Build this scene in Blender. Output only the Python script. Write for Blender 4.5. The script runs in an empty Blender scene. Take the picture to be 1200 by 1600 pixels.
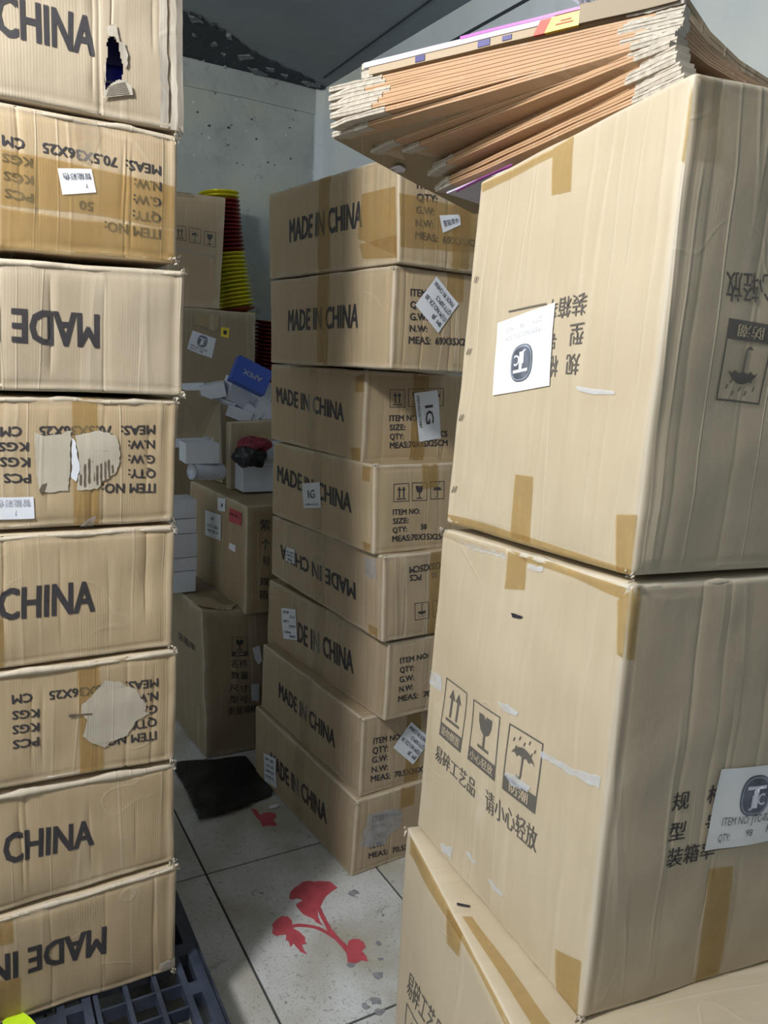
import bpy, bmesh, math, random
from mathutils import Vector, Matrix, noise, geometry
SC = bpy.context.scene
COL = SC.collection
V = Vector
R = math.radians

# ------------------------------------------------------------------ camera
F_PX, PITCH, ROLL, CAM_Z = 1215.6, 10.48, 2.81, 1.509
_p, _r = R(PITCH), R(ROLL)
FW = V((0, math.cos(_p), -math.sin(_p)))
_R0, _U0 = V((1, 0, 0)), V((0, math.sin(_p), math.cos(_p)))
RT = math.cos(_r)*_R0 + math.sin(_r)*_U0
UP = -math.sin(_r)*_R0 + math.cos(_r)*_U0
CP = V((0, 0, CAM_Z))
cd = bpy.data.cameras.new('camera')
cam = bpy.data.objects.new('camera', cd); COL.objects.link(cam)
cd.sensor_fit = 'VERTICAL'; cd.sensor_height = 24.0; cd.lens = F_PX/1600*24.0
cd.clip_start = .02
cam.matrix_world = Matrix(((RT.x, UP.x, -FW.x, 0), (RT.y, UP.y, -FW.y, 0), (RT.z, UP.z, -FW.z, CAM_Z), (0, 0, 0, 1)))
SC.camera = cam

# ------------------------------------------------------------------ light and exposure
w = bpy.data.worlds.new('world'); SC.world = w; w.use_nodes = True
bg = w.node_tree.nodes['Background']
bg.inputs[0].default_value = (.66, .78, 1.0, 1); bg.inputs[1].default_value = .12

def lamp(name, kind, loc, power, col, **k):
    l = bpy.data.lights.new(name, kind); l.energy = power; l.color = col
    for a, b in k.items(): setattr(l, a, b)
    o = bpy.data.objects.new(name, l); COL.objects.link(o); o.location = loc
    return o
lamp('ceiling_lamp', 'POINT', (-1.05, .22, 2.60), 164, (1, .985, .955), shadow_soft_size=.13)
vs = SC.view_settings
vs.view_transform = 'Standard'; vs.look = 'None'; vs.gamma = 1; vs.use_curve_mapping = False; vs.exposure = 0.0

# ------------------------------------------------------------------ survey helpers: sight line of the photograph -> point on a real plane
def ray(x, y): return F_PX*FW + (x-600)*RT - (y-800)*UP
def at_z(x, y, z):
    d = ray(x, y); return CP + d*((z-CAM_Z)/d.z)
def at_d(x, y, D):
    d = ray(x, y); return CP + d*(D/math.hypot(d.x, d.y))
def on_plane(x, y, p0, n):
    d = ray(x, y); return CP + d*((p0-CP).dot(n)/d.dot(n))
def udir(a): return V((math.cos(R(a)), math.sin(R(a)), 0))     # the direction running away to the right
def vdir(a): return V((-math.sin(R(a)), math.cos(R(a)), 0))    # the direction running away to the left

# ------------------------------------------------------------------ materials
def lin(c): return tuple(((v/255)/12.92 if v/255 <= .04045 else ((v/255+.055)/1.055)**2.4) for v in c)
class NT:
    def __init__(s, name):
        s.m = bpy.data.materials.new(name); s.m.use_nodes = True; s.t = s.m.node_tree
        s.b = s.t.nodes['Principled BSDF']; s.out = s.t.nodes['Material Output']
    def n(s, k, **p):
        q = s.t.nodes.new(k)
        for a, b in p.items():
            if a.startswith('i_'): q.inputs[int(a[2:]) if a[2:].isdigit() else a[2:]].default_value = b
            else: setattr(q, a, b)
        return q
    def l(s, a, b): s.t.links.new(a, b)
    def noise(s, vec, scale, detail=4, rough=.55):
        q = s.n('ShaderNodeTexNoise'); q.inputs['Scale'].default_value = scale; q.inputs['Detail'].default_value = detail; q.inputs['Roughness'].default_value = rough
        if vec is not None: s.l(vec, q.inputs['Vector'])
        return q.outputs['Fac']
    def mapr(s, v, a, b, c, d):
        q = s.n('ShaderNodeMapRange'); s.l(v, q.inputs[0])
        for i, x in enumerate((a, b, c, d)): q.inputs[i+1].default_value = x
        return q.outputs[0]
    def mix(s, f, a, b, mode='MIX'):
        q = s.n('ShaderNodeMix', data_type='RGBA', blend_type=mode)
        if hasattr(f, 'links'): s.l(f, q.inputs[0])
        else: q.inputs[0].default_value = f
        for i, x in ((6, a), (7, b)):
            if hasattr(x, 'links'): s.l(x, q.inputs[i])
            else: q.inputs[i].default_value = (*x, 1)
        return q.outputs[2]
    def math(s, op, a, b=0.0):
        q = s.n('ShaderNodeMath', operation=op)
        for i, x in ((0, a), (1, b)):
            if hasattr(x, 'links'): s.l(x, q.inputs[i])
            else: q.inputs[i].default_value = x
        return q.outputs[0]
    def scale(s, v, sc):
        q = s.n('ShaderNodeVectorMath', operation='MULTIPLY'); s.l(v, q.inputs[0]); q.inputs[1].default_value = sc
        return q.outputs[0]
    def bump(s, h, st, dist, prev=None):
        q = s.n('ShaderNodeBump'); q.inputs['Strength'].default_value = st; q.inputs['Distance'].default_value = dist
        s.l(h, q.inputs['Height'])
        if prev is not None: s.l(prev, q.inputs['Normal'])
        return q.outputs[0]
    def fin(s, col=None, rough=None, nrm=None):
        if col is not None:
            if hasattr(col, 'links'): s.l(col, s.b.inputs['Base Color'])
            else: s.b.inputs['Base Color'].default_value = (*col, 1)
        if rough is not None:
            if hasattr(rough, 'links'): s.l(rough, s.b.inputs['Roughness'])
            else: s.b.inputs['Roughness'].default_value = rough
        if nrm is not None: s.l(nrm, s.b.inputs['Normal'])
        return s.m

def cardboard(name, col, streak=.5, flute=.0048, sheen=.62, fb=.24):
    n = NT(name)
    a = n.n('ShaderNodeAttribute', attribute_name='fuv').outputs['Vector']
    wr = n.n('ShaderNodeAttribute', attribute_name='wear').outputs['Fac']
    fib = n.noise(n.scale(a, (90, 7, 1)), 1.0, 5)
    blot = n.noise(n.scale(a, (3.5, 3.5, 3)), 1.0, 3)
    spk = n.noise(n.scale(a, (420, 420, 1)), 1.0, 2)
    c = n.mix(n.mapr(fib, .35, .68, 0, 1), tuple(v*(1-.13*streak) for v in col), tuple(min(1, v*(1+.10*streak)) for v in col))
    c = n.mix(n.mapr(blot, .38, .66, 0, .55), c, tuple(v*k for v, k in zip(col, (.86, .83, .78))))
    c = n.mix(n.mapr(spk, .60, .72, 0, .16), c, tuple(v*.62 for v in col))
    c = n.mix(n.math('MULTIPLY', wr, .62), c, (.66, .60, .50))
    x = n.n('ShaderNodeSeparateXYZ'); n.l(a, x.inputs[0])
    wob = n.math('MULTIPLY', n.noise(n.scale(a, (5, 2, 1)), 1.0, 2), .006)
    fl = n.math('SINE', n.math('MULTIPLY', n.math('ADD', x.outputs[0], wob), 2*math.pi/flute))
    fa = n.math('MULTIPLY', fl, n.mapr(n.noise(n.scale(a, (14, 3, 1)), 1.0, 3), .42, .68, 0, 1))
    b = n.bump(fa, fb, .00035)
    b = n.bump(n.noise(n.scale(a, (16, 16, 1)), 1.0, 4), .45, .0030, b)
    # pressed flutes and wrinkles: contour lines of stretched noise
    def lines(sc, w0, gate):
        q = n.math('ABSOLUTE', n.math('SUBTRACT', n.noise(n.scale(a, sc), 1.0, 1, .4), .5))
        return n.math('MULTIPLY', n.mapr(q, 0, w0, 1, 0), gate)
    g1 = n.mapr(n.noise(n.scale(a, (4, 2.2, 2)), 1.0, 2), .42, .58, 0, 1)
    ln = n.math('ADD', lines((17, .55, 1), .022, g1), n.math('MULTIPLY', lines((7, 6, 1), .012, n.mapr(n.noise(n.scale(a, (3, 3, 5)), 1.0, 2), .52, .62, 0, 1)), .6))
    b = n.bump(ln, .5, .0016, b)
    c = n.mix(n.math('MULTIPLY', ln, .22), c, (.66, .58, .46))
    return n.fin(c, n.mapr(fib, .3, .7, sheen-.07, sheen+.1), b)

def plain(name, col, rough=.6, metal=0, ns=30, var=.12, bump=.0, bd=.001, spec=None):
    n = NT(name)
    o = n.n('ShaderNodeTexCoord').outputs['Object']
    f = n.noise(o, ns, 4)
    c = n.mix(n.mapr(f, .3, .7, 0, 1), tuple(v*(1-var) for v in col), tuple(min(1, v*(1+var)) for v in col))
    n.b.inputs['Metallic'].default_value = metal
    if spec is not None: n.b.inputs['Specular IOR Level'].default_value = spec
    nr = n.bump(n.noise(o, ns*2.2, 4), bump, bd) if bump else None
    return n.fin(c, rough, nr)

def film(name, tint, body, fac, rough=.25, bump=.5):
    """thin adhesive film: tinted see-through with a glossy skin and fine wrinkles"""
    n = NT(name)
    o = n.n('ShaderNodeTexCoord').outputs['Object']
    tr = n.n('ShaderNodeBsdfTransparent'); tr.inputs[0].default_value = (*tint, 1)
    mx = n.n('ShaderNodeMixShader'); 
    f = n.mapr(n.noise(o, 26, 5), .3, .7, max(0, fac-.14), min(1, fac+.14)); n.l(f, mx.inputs[0])
    n.l(tr.outputs[0], mx.inputs[1]); n.l(n.b.outputs[0], mx.inputs[2]); n.l(mx.outputs[0], n.out.inputs[0])
    nr = n.bump(n.noise(n.scale(o, (30, 30, 6)), 1.0, 5, .6), bump, .002)
    return n.fin(body, rough, nr)

def ink(name, col, keep=.93):
    n = NT(name)
    o = n.n('ShaderNodeTexCoord').outputs['Object']
    tr = n.n('ShaderNodeBsdfTransparent'); mx = n.n('ShaderNodeMixShader')
    f = n.mapr(n.noise(o, 170, 3), .22, .36, .55, keep); n.l(f, mx.inputs[0])
    n.l(tr.outputs[0], mx.inputs[1]); n.l(n.b.outputs[0], mx.inputs[2]); n.l(mx.outputs[0], n.out.inputs[0])
    return n.fin(n.mix(n.mapr(n.noise(o, 12), .3, .7, 0, 1), col, tuple(v*1.35 for v in col)), .6)

KRAFT = (.50, .40, .275)
M = {}
M['card_a'] = cardboard('kraft_board', (.47, .39, .285))
M['card_b'] = cardboard('kraft_board_tan', (.47, .36, .225))
M['card_c'] = cardboard('kraft_board_export', (.44, .34, .225))
M['card_d'] = cardboard('kraft_board_pale', (.53, .445, .32), streak=.3, fb=.06)
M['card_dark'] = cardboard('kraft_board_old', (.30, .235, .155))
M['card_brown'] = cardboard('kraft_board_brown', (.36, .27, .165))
M['card_orange'] = cardboard('liner_board_orange', (.50, .295, .155), streak=.3)
M['torn'] = cardboard('torn_ply', (.50, .46, .38), streak=.6)
M['frayed'] = cardboard('frayed_ply', (.50, .45, .38), streak=2.2)
M['groove'] = plain('ply_shadow', (.12, .095, .065), .8)
M['tape'] = film('brown_tape', (.89, .80, .61), (.50, .37, .19), .26, .27)
M['tape_clear'] = film('clear_tape', (.95, .90, .80), (.60, .57, .52), .22, .16, .7)
M['tape_white'] = film('whitish_tape', (.9, .9, .9), (.62, .64, .70), .36, .3, .6)
M['scuff'] = film('white_scuff', (1, 1, 1), (.72, .78, .88), .42, .5, .3)
M['ink'] = ink('black_ink', (.040, .036, .040))
M['ink_grey'] = ink('grey_ink', (.105, .095, .085))
M['ink_blue'] = ink('blue_ink', (.05, .06, .11), .8)
M['ink_faint'] = ink('faint_ink', (.30, .32, .38), .55)
M['knock'] = plain('bare_board_letters', (.47, .39, .28), .7)
M['paper'] = plain('label_paper', (.76, .79, .86), .38, ns=18, var=.03, bump=.25, bd=.0015)
M['paper_w'] = plain('label_paper_white', (.86, .87, .88), .4, ns=18, var=.02)
M['paper_g'] = plain('label_paper_grey', (.66, .68, .74), .5, ns=18, var=.04)
M['logo_dark'] = plain('logo_print', (.13, .15, .19), .4, ns=40, var=.5)
M['logo_mid'] = plain('logo_print_mid', (.36, .40, .48), .4, ns=40, var=.2)
M['staple'] = plain('staple_steel', (.42, .42, .45), .3, 1)
M['white_box'] = plain('white_box_board', (.62, .66, .74), .5, ns=12, var=.05)
M['white_pl'] = plain('white_plastic', (.55, .60, .70), .35, ns=14, var=.08, bump=.4, bd=.004)
M['blue_box'] = plain('blue_box_board', (.012, .065, .42), .35, ns=12, var=.12)
M['blue_pk'] = plain('blue_packet_film', (.05, .06, .60), .2, ns=20, var=.3, bump=.5, bd=.004)
M['dark_in'] = plain('dark_inside', (.02, .02, .03), .6)
M['red'] = plain('red_cloth', (.20, .02, .035), .5, ns=40, var=.4, bump=.8, bd=.01)
M['black_pl'] = plain('black_plastic', (.010, .011, .014), .38, ns=9, var=.3, bump=.35, bd=.012)
M['pallet'] = plain('blue_black_plastic', (.034, .044, .068), .42, ns=14, var=.45, bump=.3, bd=.002)
M['gold'] = plain('gold_lacquer', (.86, .80, .05), .22, .45, ns=3, var=.05)
M['redmet'] = plain('red_lacquer', (.32, .035, .03), .28, .6, ns=3, var=.1)
M['purple'] = plain('purple_print', (.50, .10, .55), .4)
M['lilac'] = plain('lilac_paper', (.66, .64, .74), .45, ns=10, var=.06)
M['yellow'] = plain('yellow_print', (.80, .60, .04), .4)
M['redp'] = plain('red_print', (.50, .07, .04), .5)
M['navy'] = plain('navy_print_and_shade', (.07, .06, .22), .5)
M['neon'] = plain('neon_green_paper', (.55, .80, .02), .5)
M['pink_l'] = plain('red_sticker', (.45, .06, .08), .5, ns=60, var=.3)
M['flower'] = plain('red_floor_print', (.52, .085, .11), .5, ns=30, var=.16)

def wallmat(name, base, dark, ns=3.0, pit=.5):
    n = NT(name)
    o = n.n('ShaderNodeTexCoord').outputs['Object']
    f = n.noise(o, ns, 6, .6)
    c = n.mix(n.mapr(f, .35, .65, 0, 1), base, tuple(v*.80 for v in base))
    c = n.mix(n.mapr(n.noise(o, ns*.8, 3), .5, .68, 0, .6), c, tuple(a*b for a, b in zip(base, (1.12, 1.03, .78))))
    c = n.mix(n.mapr(n.noise(o, ns*5.5, 5, .7), .62, .70, 0, pit), c, dark)
    c = n.mix(n.mapr(n.noise(o, ns*2.2, 6, .75), .54, .66, 0, pit*.7), c, tuple(v*.55 for v in base))
    b = n.bump(n.noise(o, ns*7, 5), .5, .01)
    return n.fin(c, .85, b)
M['wall_r'] = wallmat('damp_plaster', (.40, .445, .435), (.10, .105, .105))
M['wall_s'] = wallmat('painted_panel', (.72, .79, .84), (.3, .34, .38), 1.2, .2)
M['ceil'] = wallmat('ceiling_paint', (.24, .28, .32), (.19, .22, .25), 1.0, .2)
M['mold'] = wallmat('mould_crust', (.045, .052, .066), (.22, .25, .27), 6, .8)
M['groove_c'] = plain('ceiling_joint', (.035, .045, .06), .9)
M['flake'] = plain('paint_flake', (.17, .19, .21), .7, ns=60, var=.6)

def floormat():
    n = NT('terrazzo_tile')
    o = n.n('ShaderNodeTexCoord').outputs['Object']
    c = n.mix(n.mapr(n.noise(o, 5, 5), .35, .65, 0, 1), (.66, .67, .68), (.52, .51, .48))
    c = n.mix(n.mapr(n.noise(o, 160, 3, .7), .58, .66, 0, .7), c, (.17, .16, .15))
    c = n.mix(n.mapr(n.noise(o, 70, 2, .7), .63, .68, 0, .5), c, (.14, .13, .12))
    c = n.mix(n.mapr(n.noise(o, 9, 6, .75), .62, .68, 0, .8), c, (.19, .185, .19))
    c = n.mix(n.mapr(n.noise(o, 3, 3), .48, .66, 0, .6), c, (.36, .32, .22))
    return n.fin(c, n.mapr(n.noise(o, 12, 4), .3, .7, .35, .6), n.bump(n.noise(o, 90, 4), .15, .001))
M['tile'] = floormat()
M['grout'] = plain('dark_grout', (.06, .062, .066), .9)
M['spot'] = plain('grey_wear', (.26, .26, .28), .7, ns=60, var=.3)

# ------------------------------------------------------------------ object helpers
def link(name, me, mat, parent=None, smooth=False):
    o = bpy.data.objects.new(name, me); COL.objects.link(o)
    if mat is not None and not me.materials: me.materials.append(mat)
    if parent is not None: o.parent = parent; o.matrix_parent_inverse = parent.matrix_world.inverted()
    if smooth:
        for p in me.polygons: p.use_smooth = True
    return o
def mesh(name, vs_, fs, mat, parent=None, smooth=False):
    me = bpy.data.meshes.new(name); me.from_pydata([tuple(v) for v in vs_], [], fs); me.update()
    return link(name, me, mat, parent, smooth)
def tag(o, label, cat, group=None):
    o['label'] = label; o['category'] = cat
    if group: o['group'] = group
    return o
def struct(o): o['kind'] = 'structure'; return o
def empty(name, loc):
    e = bpy.data.objects.new(name, None); COL.objects.link(e); e.location = loc; e.empty_display_size = .05
    e.matrix_world = Matrix.Translation(V(loc)); return e
def prism(name, poly, off, mat, parent=None):
    """closed polygon swept by the vector off"""
    n = len(poly); off = V(off)
    vs_ = [V(p) for p in poly] + [V(p)+off for p in poly]
    fs = [list(range(n))[::-1], list(range(n, 2*n))] + [[i, (i+1) % n, n+(i+1) % n, n+i] for i in range(n)]
    me = bpy.data.meshes.new(name); me.from_pydata([tuple(v) for v in vs_], [], fs)
    bm = bmesh.new(); bm.from_mesh(me); bmesh.ops.recalc_face_normals(bm, faces=bm.faces); bm.to_mesh(me); bm.free()
    return link(name, me, mat, parent)
def fuv(me, vals, wear=None):
    a = me.attributes.new('fuv', 'FLOAT_VECTOR', 'POINT'); a.data.foreach_set('vector', [x for v in vals for x in v])
    b = me.attributes.new('wear', 'FLOAT', 'POINT'); b.data.foreach_set('value', wear or [0.0]*len(vals))

# text ---------------------------------------------------------------
_tc = {}
def glyphs(s, bold=.0):
    k = (s, bold)
    if k in _tc: return _tc[k]
    c = bpy.data.curves.new('t', 'FONT'); c.body = s; c.resolution_u = 2
    o = bpy.data.objects.new('t', c); COL.objects.link(o)
    dg = bpy.context.evaluated_depsgraph_get()
    me = bpy.data.meshes.new_from_object(o.evaluated_get(dg))
    vs_ = [(v.co.x, v.co.y) for v in me.vertices]; fs = [list(p.vertices) for p in me.polygons]
    bpy.data.objects.remove(o); bpy.data.curves.remove(c); bpy.data.meshes.remove(me)
    cjk = any(ord(ch) > 0x2e80 for ch in s)
    if bold:      # heavier strokes: the same glyphs laid down again slightly shifted
        n0, f0 = list(vs_), list(fs); vs_, fs = [], []
        sh = [(-bold, -bold*.5), (bold, -bold*.5), (bold, bold*.5), (-bold, bold*.5)] if not cjk else [(-bold, 0), (bold, 0)]
        for dx, dy in sh:
            k0 = len(vs_); vs_ += [(x+dx, y+dy) for x, y in n0]; fs += [[i+k0 for i in q] for q in f0]
    xs = [v[0] for v in vs_]; ys = [v[1] for v in vs_]
    x0, x1 = min(xs), max(xs); y0, y1 = (min(ys), max(ys)) if cjk else (0, .70)
    _tc[k] = ([((x-x0)/(x1-x0), (y-y0)/(y1-y0)) for x, y in vs_], fs, x1-x0)
    return _tc[k]

# ------------------------------------------------------------------ carton: a bent, dented, rounded board box given by its eight corners
class Box:
    def __init__(s, bot, top, seed=0, r=.006, bulge=.004, dent=.003, groove=.0016, edge_groove=.0022):
        s.b = [V(p) for p in bot]; s.t = [V(p) for p in top]; s.seed = seed
        s.W = ((s.b[1]-s.b[0]).length+(s.t[1]-s.t[0]).length)/2
        s.D = ((s.b[2]-s.b[1]).length+(s.t[2]-s.t[1]).length)/2
        s.H = ((s.t[0]-s.b[0]).length+(s.t[1]-s.b[1]).length)/2
        s.r, s.bulge, s.dent, s.groove, s.eg = r, bulge, dent, groove, edge_groove
        rnd = random.Random(seed*77+5)
        s.cre = {}
        for f in range(4):
            Wf = s.dims(f)[0]; L = []
            for _ in range(int(Wf/.07)):
                L.append((rnd.uniform(.03, Wf-.03), rnd.uniform(.35, 1.0), rnd.uniform(-.2, .35), rnd.uniform(.65, 1.25), rnd.uniform(.0014, .003)))
            s.cre[f] = L
        s.cre[4] = s.cre[5] = []
    def dims(s, f): return ((s.W, s.H), (s.D, s.H), (s.W, s.H), (s.D, s.H), (s.W, s.D), (s.W, s.D))[f]
    def abc(s, f, a, b):
        return ((a, 0, b), (1, a, b), (1-a, 1, b), (0, 1-a, b), (a, b, 1), (a, 1-b, 0))[f]
    def tri(s, a, b, c):
        lo = (s.b[0]*(1-a)+s.b[1]*a)*(1-b) + (s.b[3]*(1-a)+s.b[2]*a)*b
        hi = (s.t[0]*(1-a)+s.t[1]*a)*(1-b) + (s.t[3]*(1-a)+s.t[2]*a)*b
        return lo*(1-c)+hi*c
    def fc(s, f):   # face corners bl br tr tl seen from outside
        return [s.tri(*s.abc(f, a, b)) for a, b in ((0, 0), (1, 0), (1, 1), (0, 1))]
    def fn(s, f):
        c = s.fc(f); return (c[2]-c[0]).cross(c[3]-c[1]).normalized()
    def basis(s):
        if not hasattr(s, '_B'): s._B = (s.fn(1), s.fn(2), s.fn(4))
        return s._B
    def surf(s, f, a, b, off=0.0):
        """point of the dented surface of face f at fractions a, b, lifted by off"""
        A, B, C = s.abc(f, a, b)
        p = V((A*s.W, B*s.D, C*s.H)); r = s.r
        inn = V((min(max(p.x, r), s.W-r), min(max(p.y, r), s.D-r), min(max(p.z, r), s.H-r)))
        d = p-inn
        d = d.normalized() if d.length > 1e-9 else V((0, 0, 1))
        p2 = inn+d*r
        q = s.tri(p2.x/s.W, p2.y/s.D, p2.z/s.H)
        bx, by, bz = s.basis(); nrm = (bx*d.x+by*d.y+bz*d.z).normalized()
        Wf, Hf = s.dims(f); x, y = a*Wf, b*Hf
        ex, ey = min(x, Wf-x), min(y, Hf-y); e = min(ex, ey)
        win = min(1, max(0, e)/.03)
        h = s.bulge*math.sin(math.pi*min(1, max(0, a)))*math.sin(math.pi*min(1, max(0, b)))
        h += s.dent*noise.noise(q*7+V((s.seed*3.1, f, 0)))*win + .30*s.dent*noise.noise(q*18+V((s.seed, 0, f)))*win
        if f < 4:
            h -= s.eg*math.exp(-((ey-.013)/.0042)**2)*(.6+.6*noise.noise(q*9+V((9, s.seed, 0)))) * min(1, ex/.02)
            h -= s.eg*.8*math.exp(-((ex-.018)/.004)**2)*min(1, ey/.02)
            h += .0016*math.exp(-((ey-.004)/.004)**2)*noise.noise(q*40)*min(1, e/.002+.0)
            for (cx, st, t0, t1, wd) in s.cre[f]:
                k = (x-cx-.004*noise.noise(V((cx*50, y*6, s.seed))))/wd
                if abs(k) < 3 and t0 < b < t1:
                    h -= s.groove*st*math.exp(-k*k)*min(1, (b-t0)/.1, (t1-b)/.1)
        wob = noise.noise_vector(q*11+V((s.seed*1.7, 2, 5)))*s.dent*.5
        return q+nrm*(h+off)+wob
    def grid(s, f, hi):
        def ln(L, cre=()):
            n = max(2, int(L/hi)); g = {i*L/n for i in range(n+1)}
            if hi < .03:
                for e in (.0015, .0035, .006, .009, .013, .018, .024): g |= {e, L-e}
                for c in cre:
                    for k in (-1.6, -.6, 0, .6, 1.6): g.add(c[0]+k*c[4])
            else:
                for e in (.003, .007): g |= {e, L-e}
            g = sorted(x for x in g if 0 <= x <= L); o = [g[0]]
            for x in g[1:]:
                if x-o[-1] > .0009: o.append(x)
            o[-1] = L
            return o
        Wf, Hf = s.dims(f)
        return ln(Wf, s.cre[f]), ln(Hf)
    def build(s, name, mat, parent=None, hi=.02, faces=(0, 1, 2, 3, 4, 5), hole=None, fine=(), holey=None, coarse=(2, 3, 5)):
        vs_, fs, uv, we = [], [], [], []
        for f in faces:
            gx, gy = s.grid(f, .08 if f in coarse else hi)
            if f in fine:
                hx0, hx1, hy0, hy1 = holey
                gx = sorted(set(gx) | {hx0+(hx1-hx0)*i/16 for i in range(17)}); gy = sorted(set(gy) | {hy0+(hy1-hy0)*i/26 for i in range(27)})
            Wf, Hf = s.dims(f); k0 = len(vs_)
            for y in gy:
                for x in gx:
                    p = s.surf(f, x/Wf, y/Hf); vs_.append(p)
                    uv.append((x+s.seed*1.37, y+f*2.1, s.seed*.37+f))
                    e = min(x, Wf-x, y, Hf-y)
                    we.append(max(0, min(1, 1.25*math.exp(-e/.0045)+.5*noise.noise(p*25)*math.exp(-e/.012))))
            nx = len(gx)
            for j in range(len(gy)-1):
                for i in range(nx-1):
                    if hole and f == hole[0] and inside(((gx[i]+gx[i+1])/2, (gy[j]+gy[j+1])/2), hole[1]): continue
                    a = k0+j*nx+i; fs.append((a, a+1, a+nx+1, a+nx))
        me = bpy.data.meshes.new(name); me.from_pydata([tuple(v) for v in vs_], [], fs); fuv(me, uv, we); me.update()
        return link(name, me, mat, parent, True)
    # photograph point on face -> metric face coordinates
    def xy(s, f, x, y):
        c = s.fc(f); n = s.fn(f); P = on_plane(x, y, sum(c, V((0, 0, 0)))/4, n)
        a = b = .5
        for _ in range(12):
            Q = (c[0]*(1-a)+c[1]*a)*(1-b)+(c[3]*(1-a)+c[2]*a)*b
            da = (c[1]-c[0])*(1-b)+(c[2]-c[3])*b; db = (c[3]-c[0])*(1-a)+(c[2]-c[1])*a
            e = P-Q; aa, ab, bb = da.dot(da), da.dot(db), db.dot(db); ea, eb = e.dot(da), e.dot(db)
            det = aa*bb-ab*ab; a += (ea*bb-eb*ab)/det; b += (eb*aa-ea*ab)/det
        Wf, Hf = s.dims(f); return V((a*Wf, b*Hf))

def inside(p, poly):
    c = False; n = len(poly)
    for i in range(n):
        a, b = poly[i], poly[i-1]
        if (a[1] > p[1]) != (b[1] > p[1]) and p[0] < (b[0]-a[0])*(p[1]-a[1])/(b[1]-a[1])+a[0]: c = not c
    return c

def emb(box, f, v2, fs, off, mat, name, parent, step=.03, thick=0.0):
    """flat outline in metric face coordinates laid on the dented face"""
    bm = bmesh.new(); vv = [bm.verts.new((v[0], v[1], 0)) for v in v2]
    for q in fs:
        try: bm.faces.new([vv[i] for i in q])
        except ValueError: pass
    if step:
        for ax in (0, 1):
            lo = min(v[ax] for v in v2); up = max(v[ax] for v in v2)
            k = math.floor(lo/step)+1
            while k*step < up:
                co = [0, 0, 0]; no = [0, 0, 0]; co[ax] = k*step; no[ax] = 1
                bmesh.ops.bisect_plane(bm, geom=bm.verts[:]+bm.edges[:]+bm.faces[:], dist=1e-6, plane_co=co, plane_no=no); k += 1
    for q in bm.faces:
        if q.normal.z < 0: q.normal_flip()
    bm.normal_update()
    for q in bm.faces:
        if q.normal.z < 0: q.normal_flip()
    Wf, Hf = box.dims(f); uv = []
    bm.verts.index_update()
    for v in bm.verts:
        x, y = v.co.x, v.co.y; uv.append((x+box.seed, y, box.seed*.3))
        v.co = box.surf(f, min(1.0, max(0.0, x/Wf)), min(1.0, max(0.0, y/Hf)), off)
    me = bpy.data.meshes.new(name); bm.to_mesh(me); bm.free(); fuv(me, uv)
    return link(name, me, mat, parent, True)

def poly_faces(pts):
    return [tuple(t) for t in geometry.tessellate_polygon([[V((p[0], p[1], 0)) for p in pts]])]
def patch(box, f, px, mat, name, parent, off=.0006, label=None, metric=False, jag=0, step=.03):
    pts = [V(p) for p in px] if metric else [box.xy(f, *p) for p in px]
    if jag:
        rnd = random.Random(len(px)+box.seed); o = []
        for i, a in enumerate(pts):
            b = pts[(i+1) % len(pts)]; n = max(1, int((b-a).length/.006))
            for k in range(n):
                o.append(a.lerp(b, k/n)+V((rnd.uniform(-jag, jag), rnd.uniform(-jag, jag))))
        pts = o
    ob = emb(box, f, pts, poly_faces(pts), off+.0008, mat, name, parent, step and min(step, .02))
    if label: ob['label'] = label
    return ob

def text(box, f, lines, parent, mat=None, name='printed_text', off=.0010, bold=.03):
    """lines: (string, start, end, top, 's'|'e'[, (part, 'suffix'|'prefix')]) - baseline ends and one letter top, surveyed on the face"""
    v2, fs = [], []; last = None
    for L in lines:
        st, P0, P1, PT, ref = L[:5]
        a, b, t = box.xy(f, *P0), box.xy(f, *P1), box.xy(f, *PT)
        up = t-(a if ref == 's' else b); u = b-a
        g, gf, wd = glyphs(st, bold)
        if len(L) > 5:
            sub, mode = L[5]; ws = glyphs(sub, bold)[2]; U = u*(wd/ws)
            if mode == 'suffix': a = b-U
            u = U
        last = emb(box, f, [a+u*x+up*y for x, y in g], gf, off, mat or M['ink'], 'printed_line', parent, .03)
    return last

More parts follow.
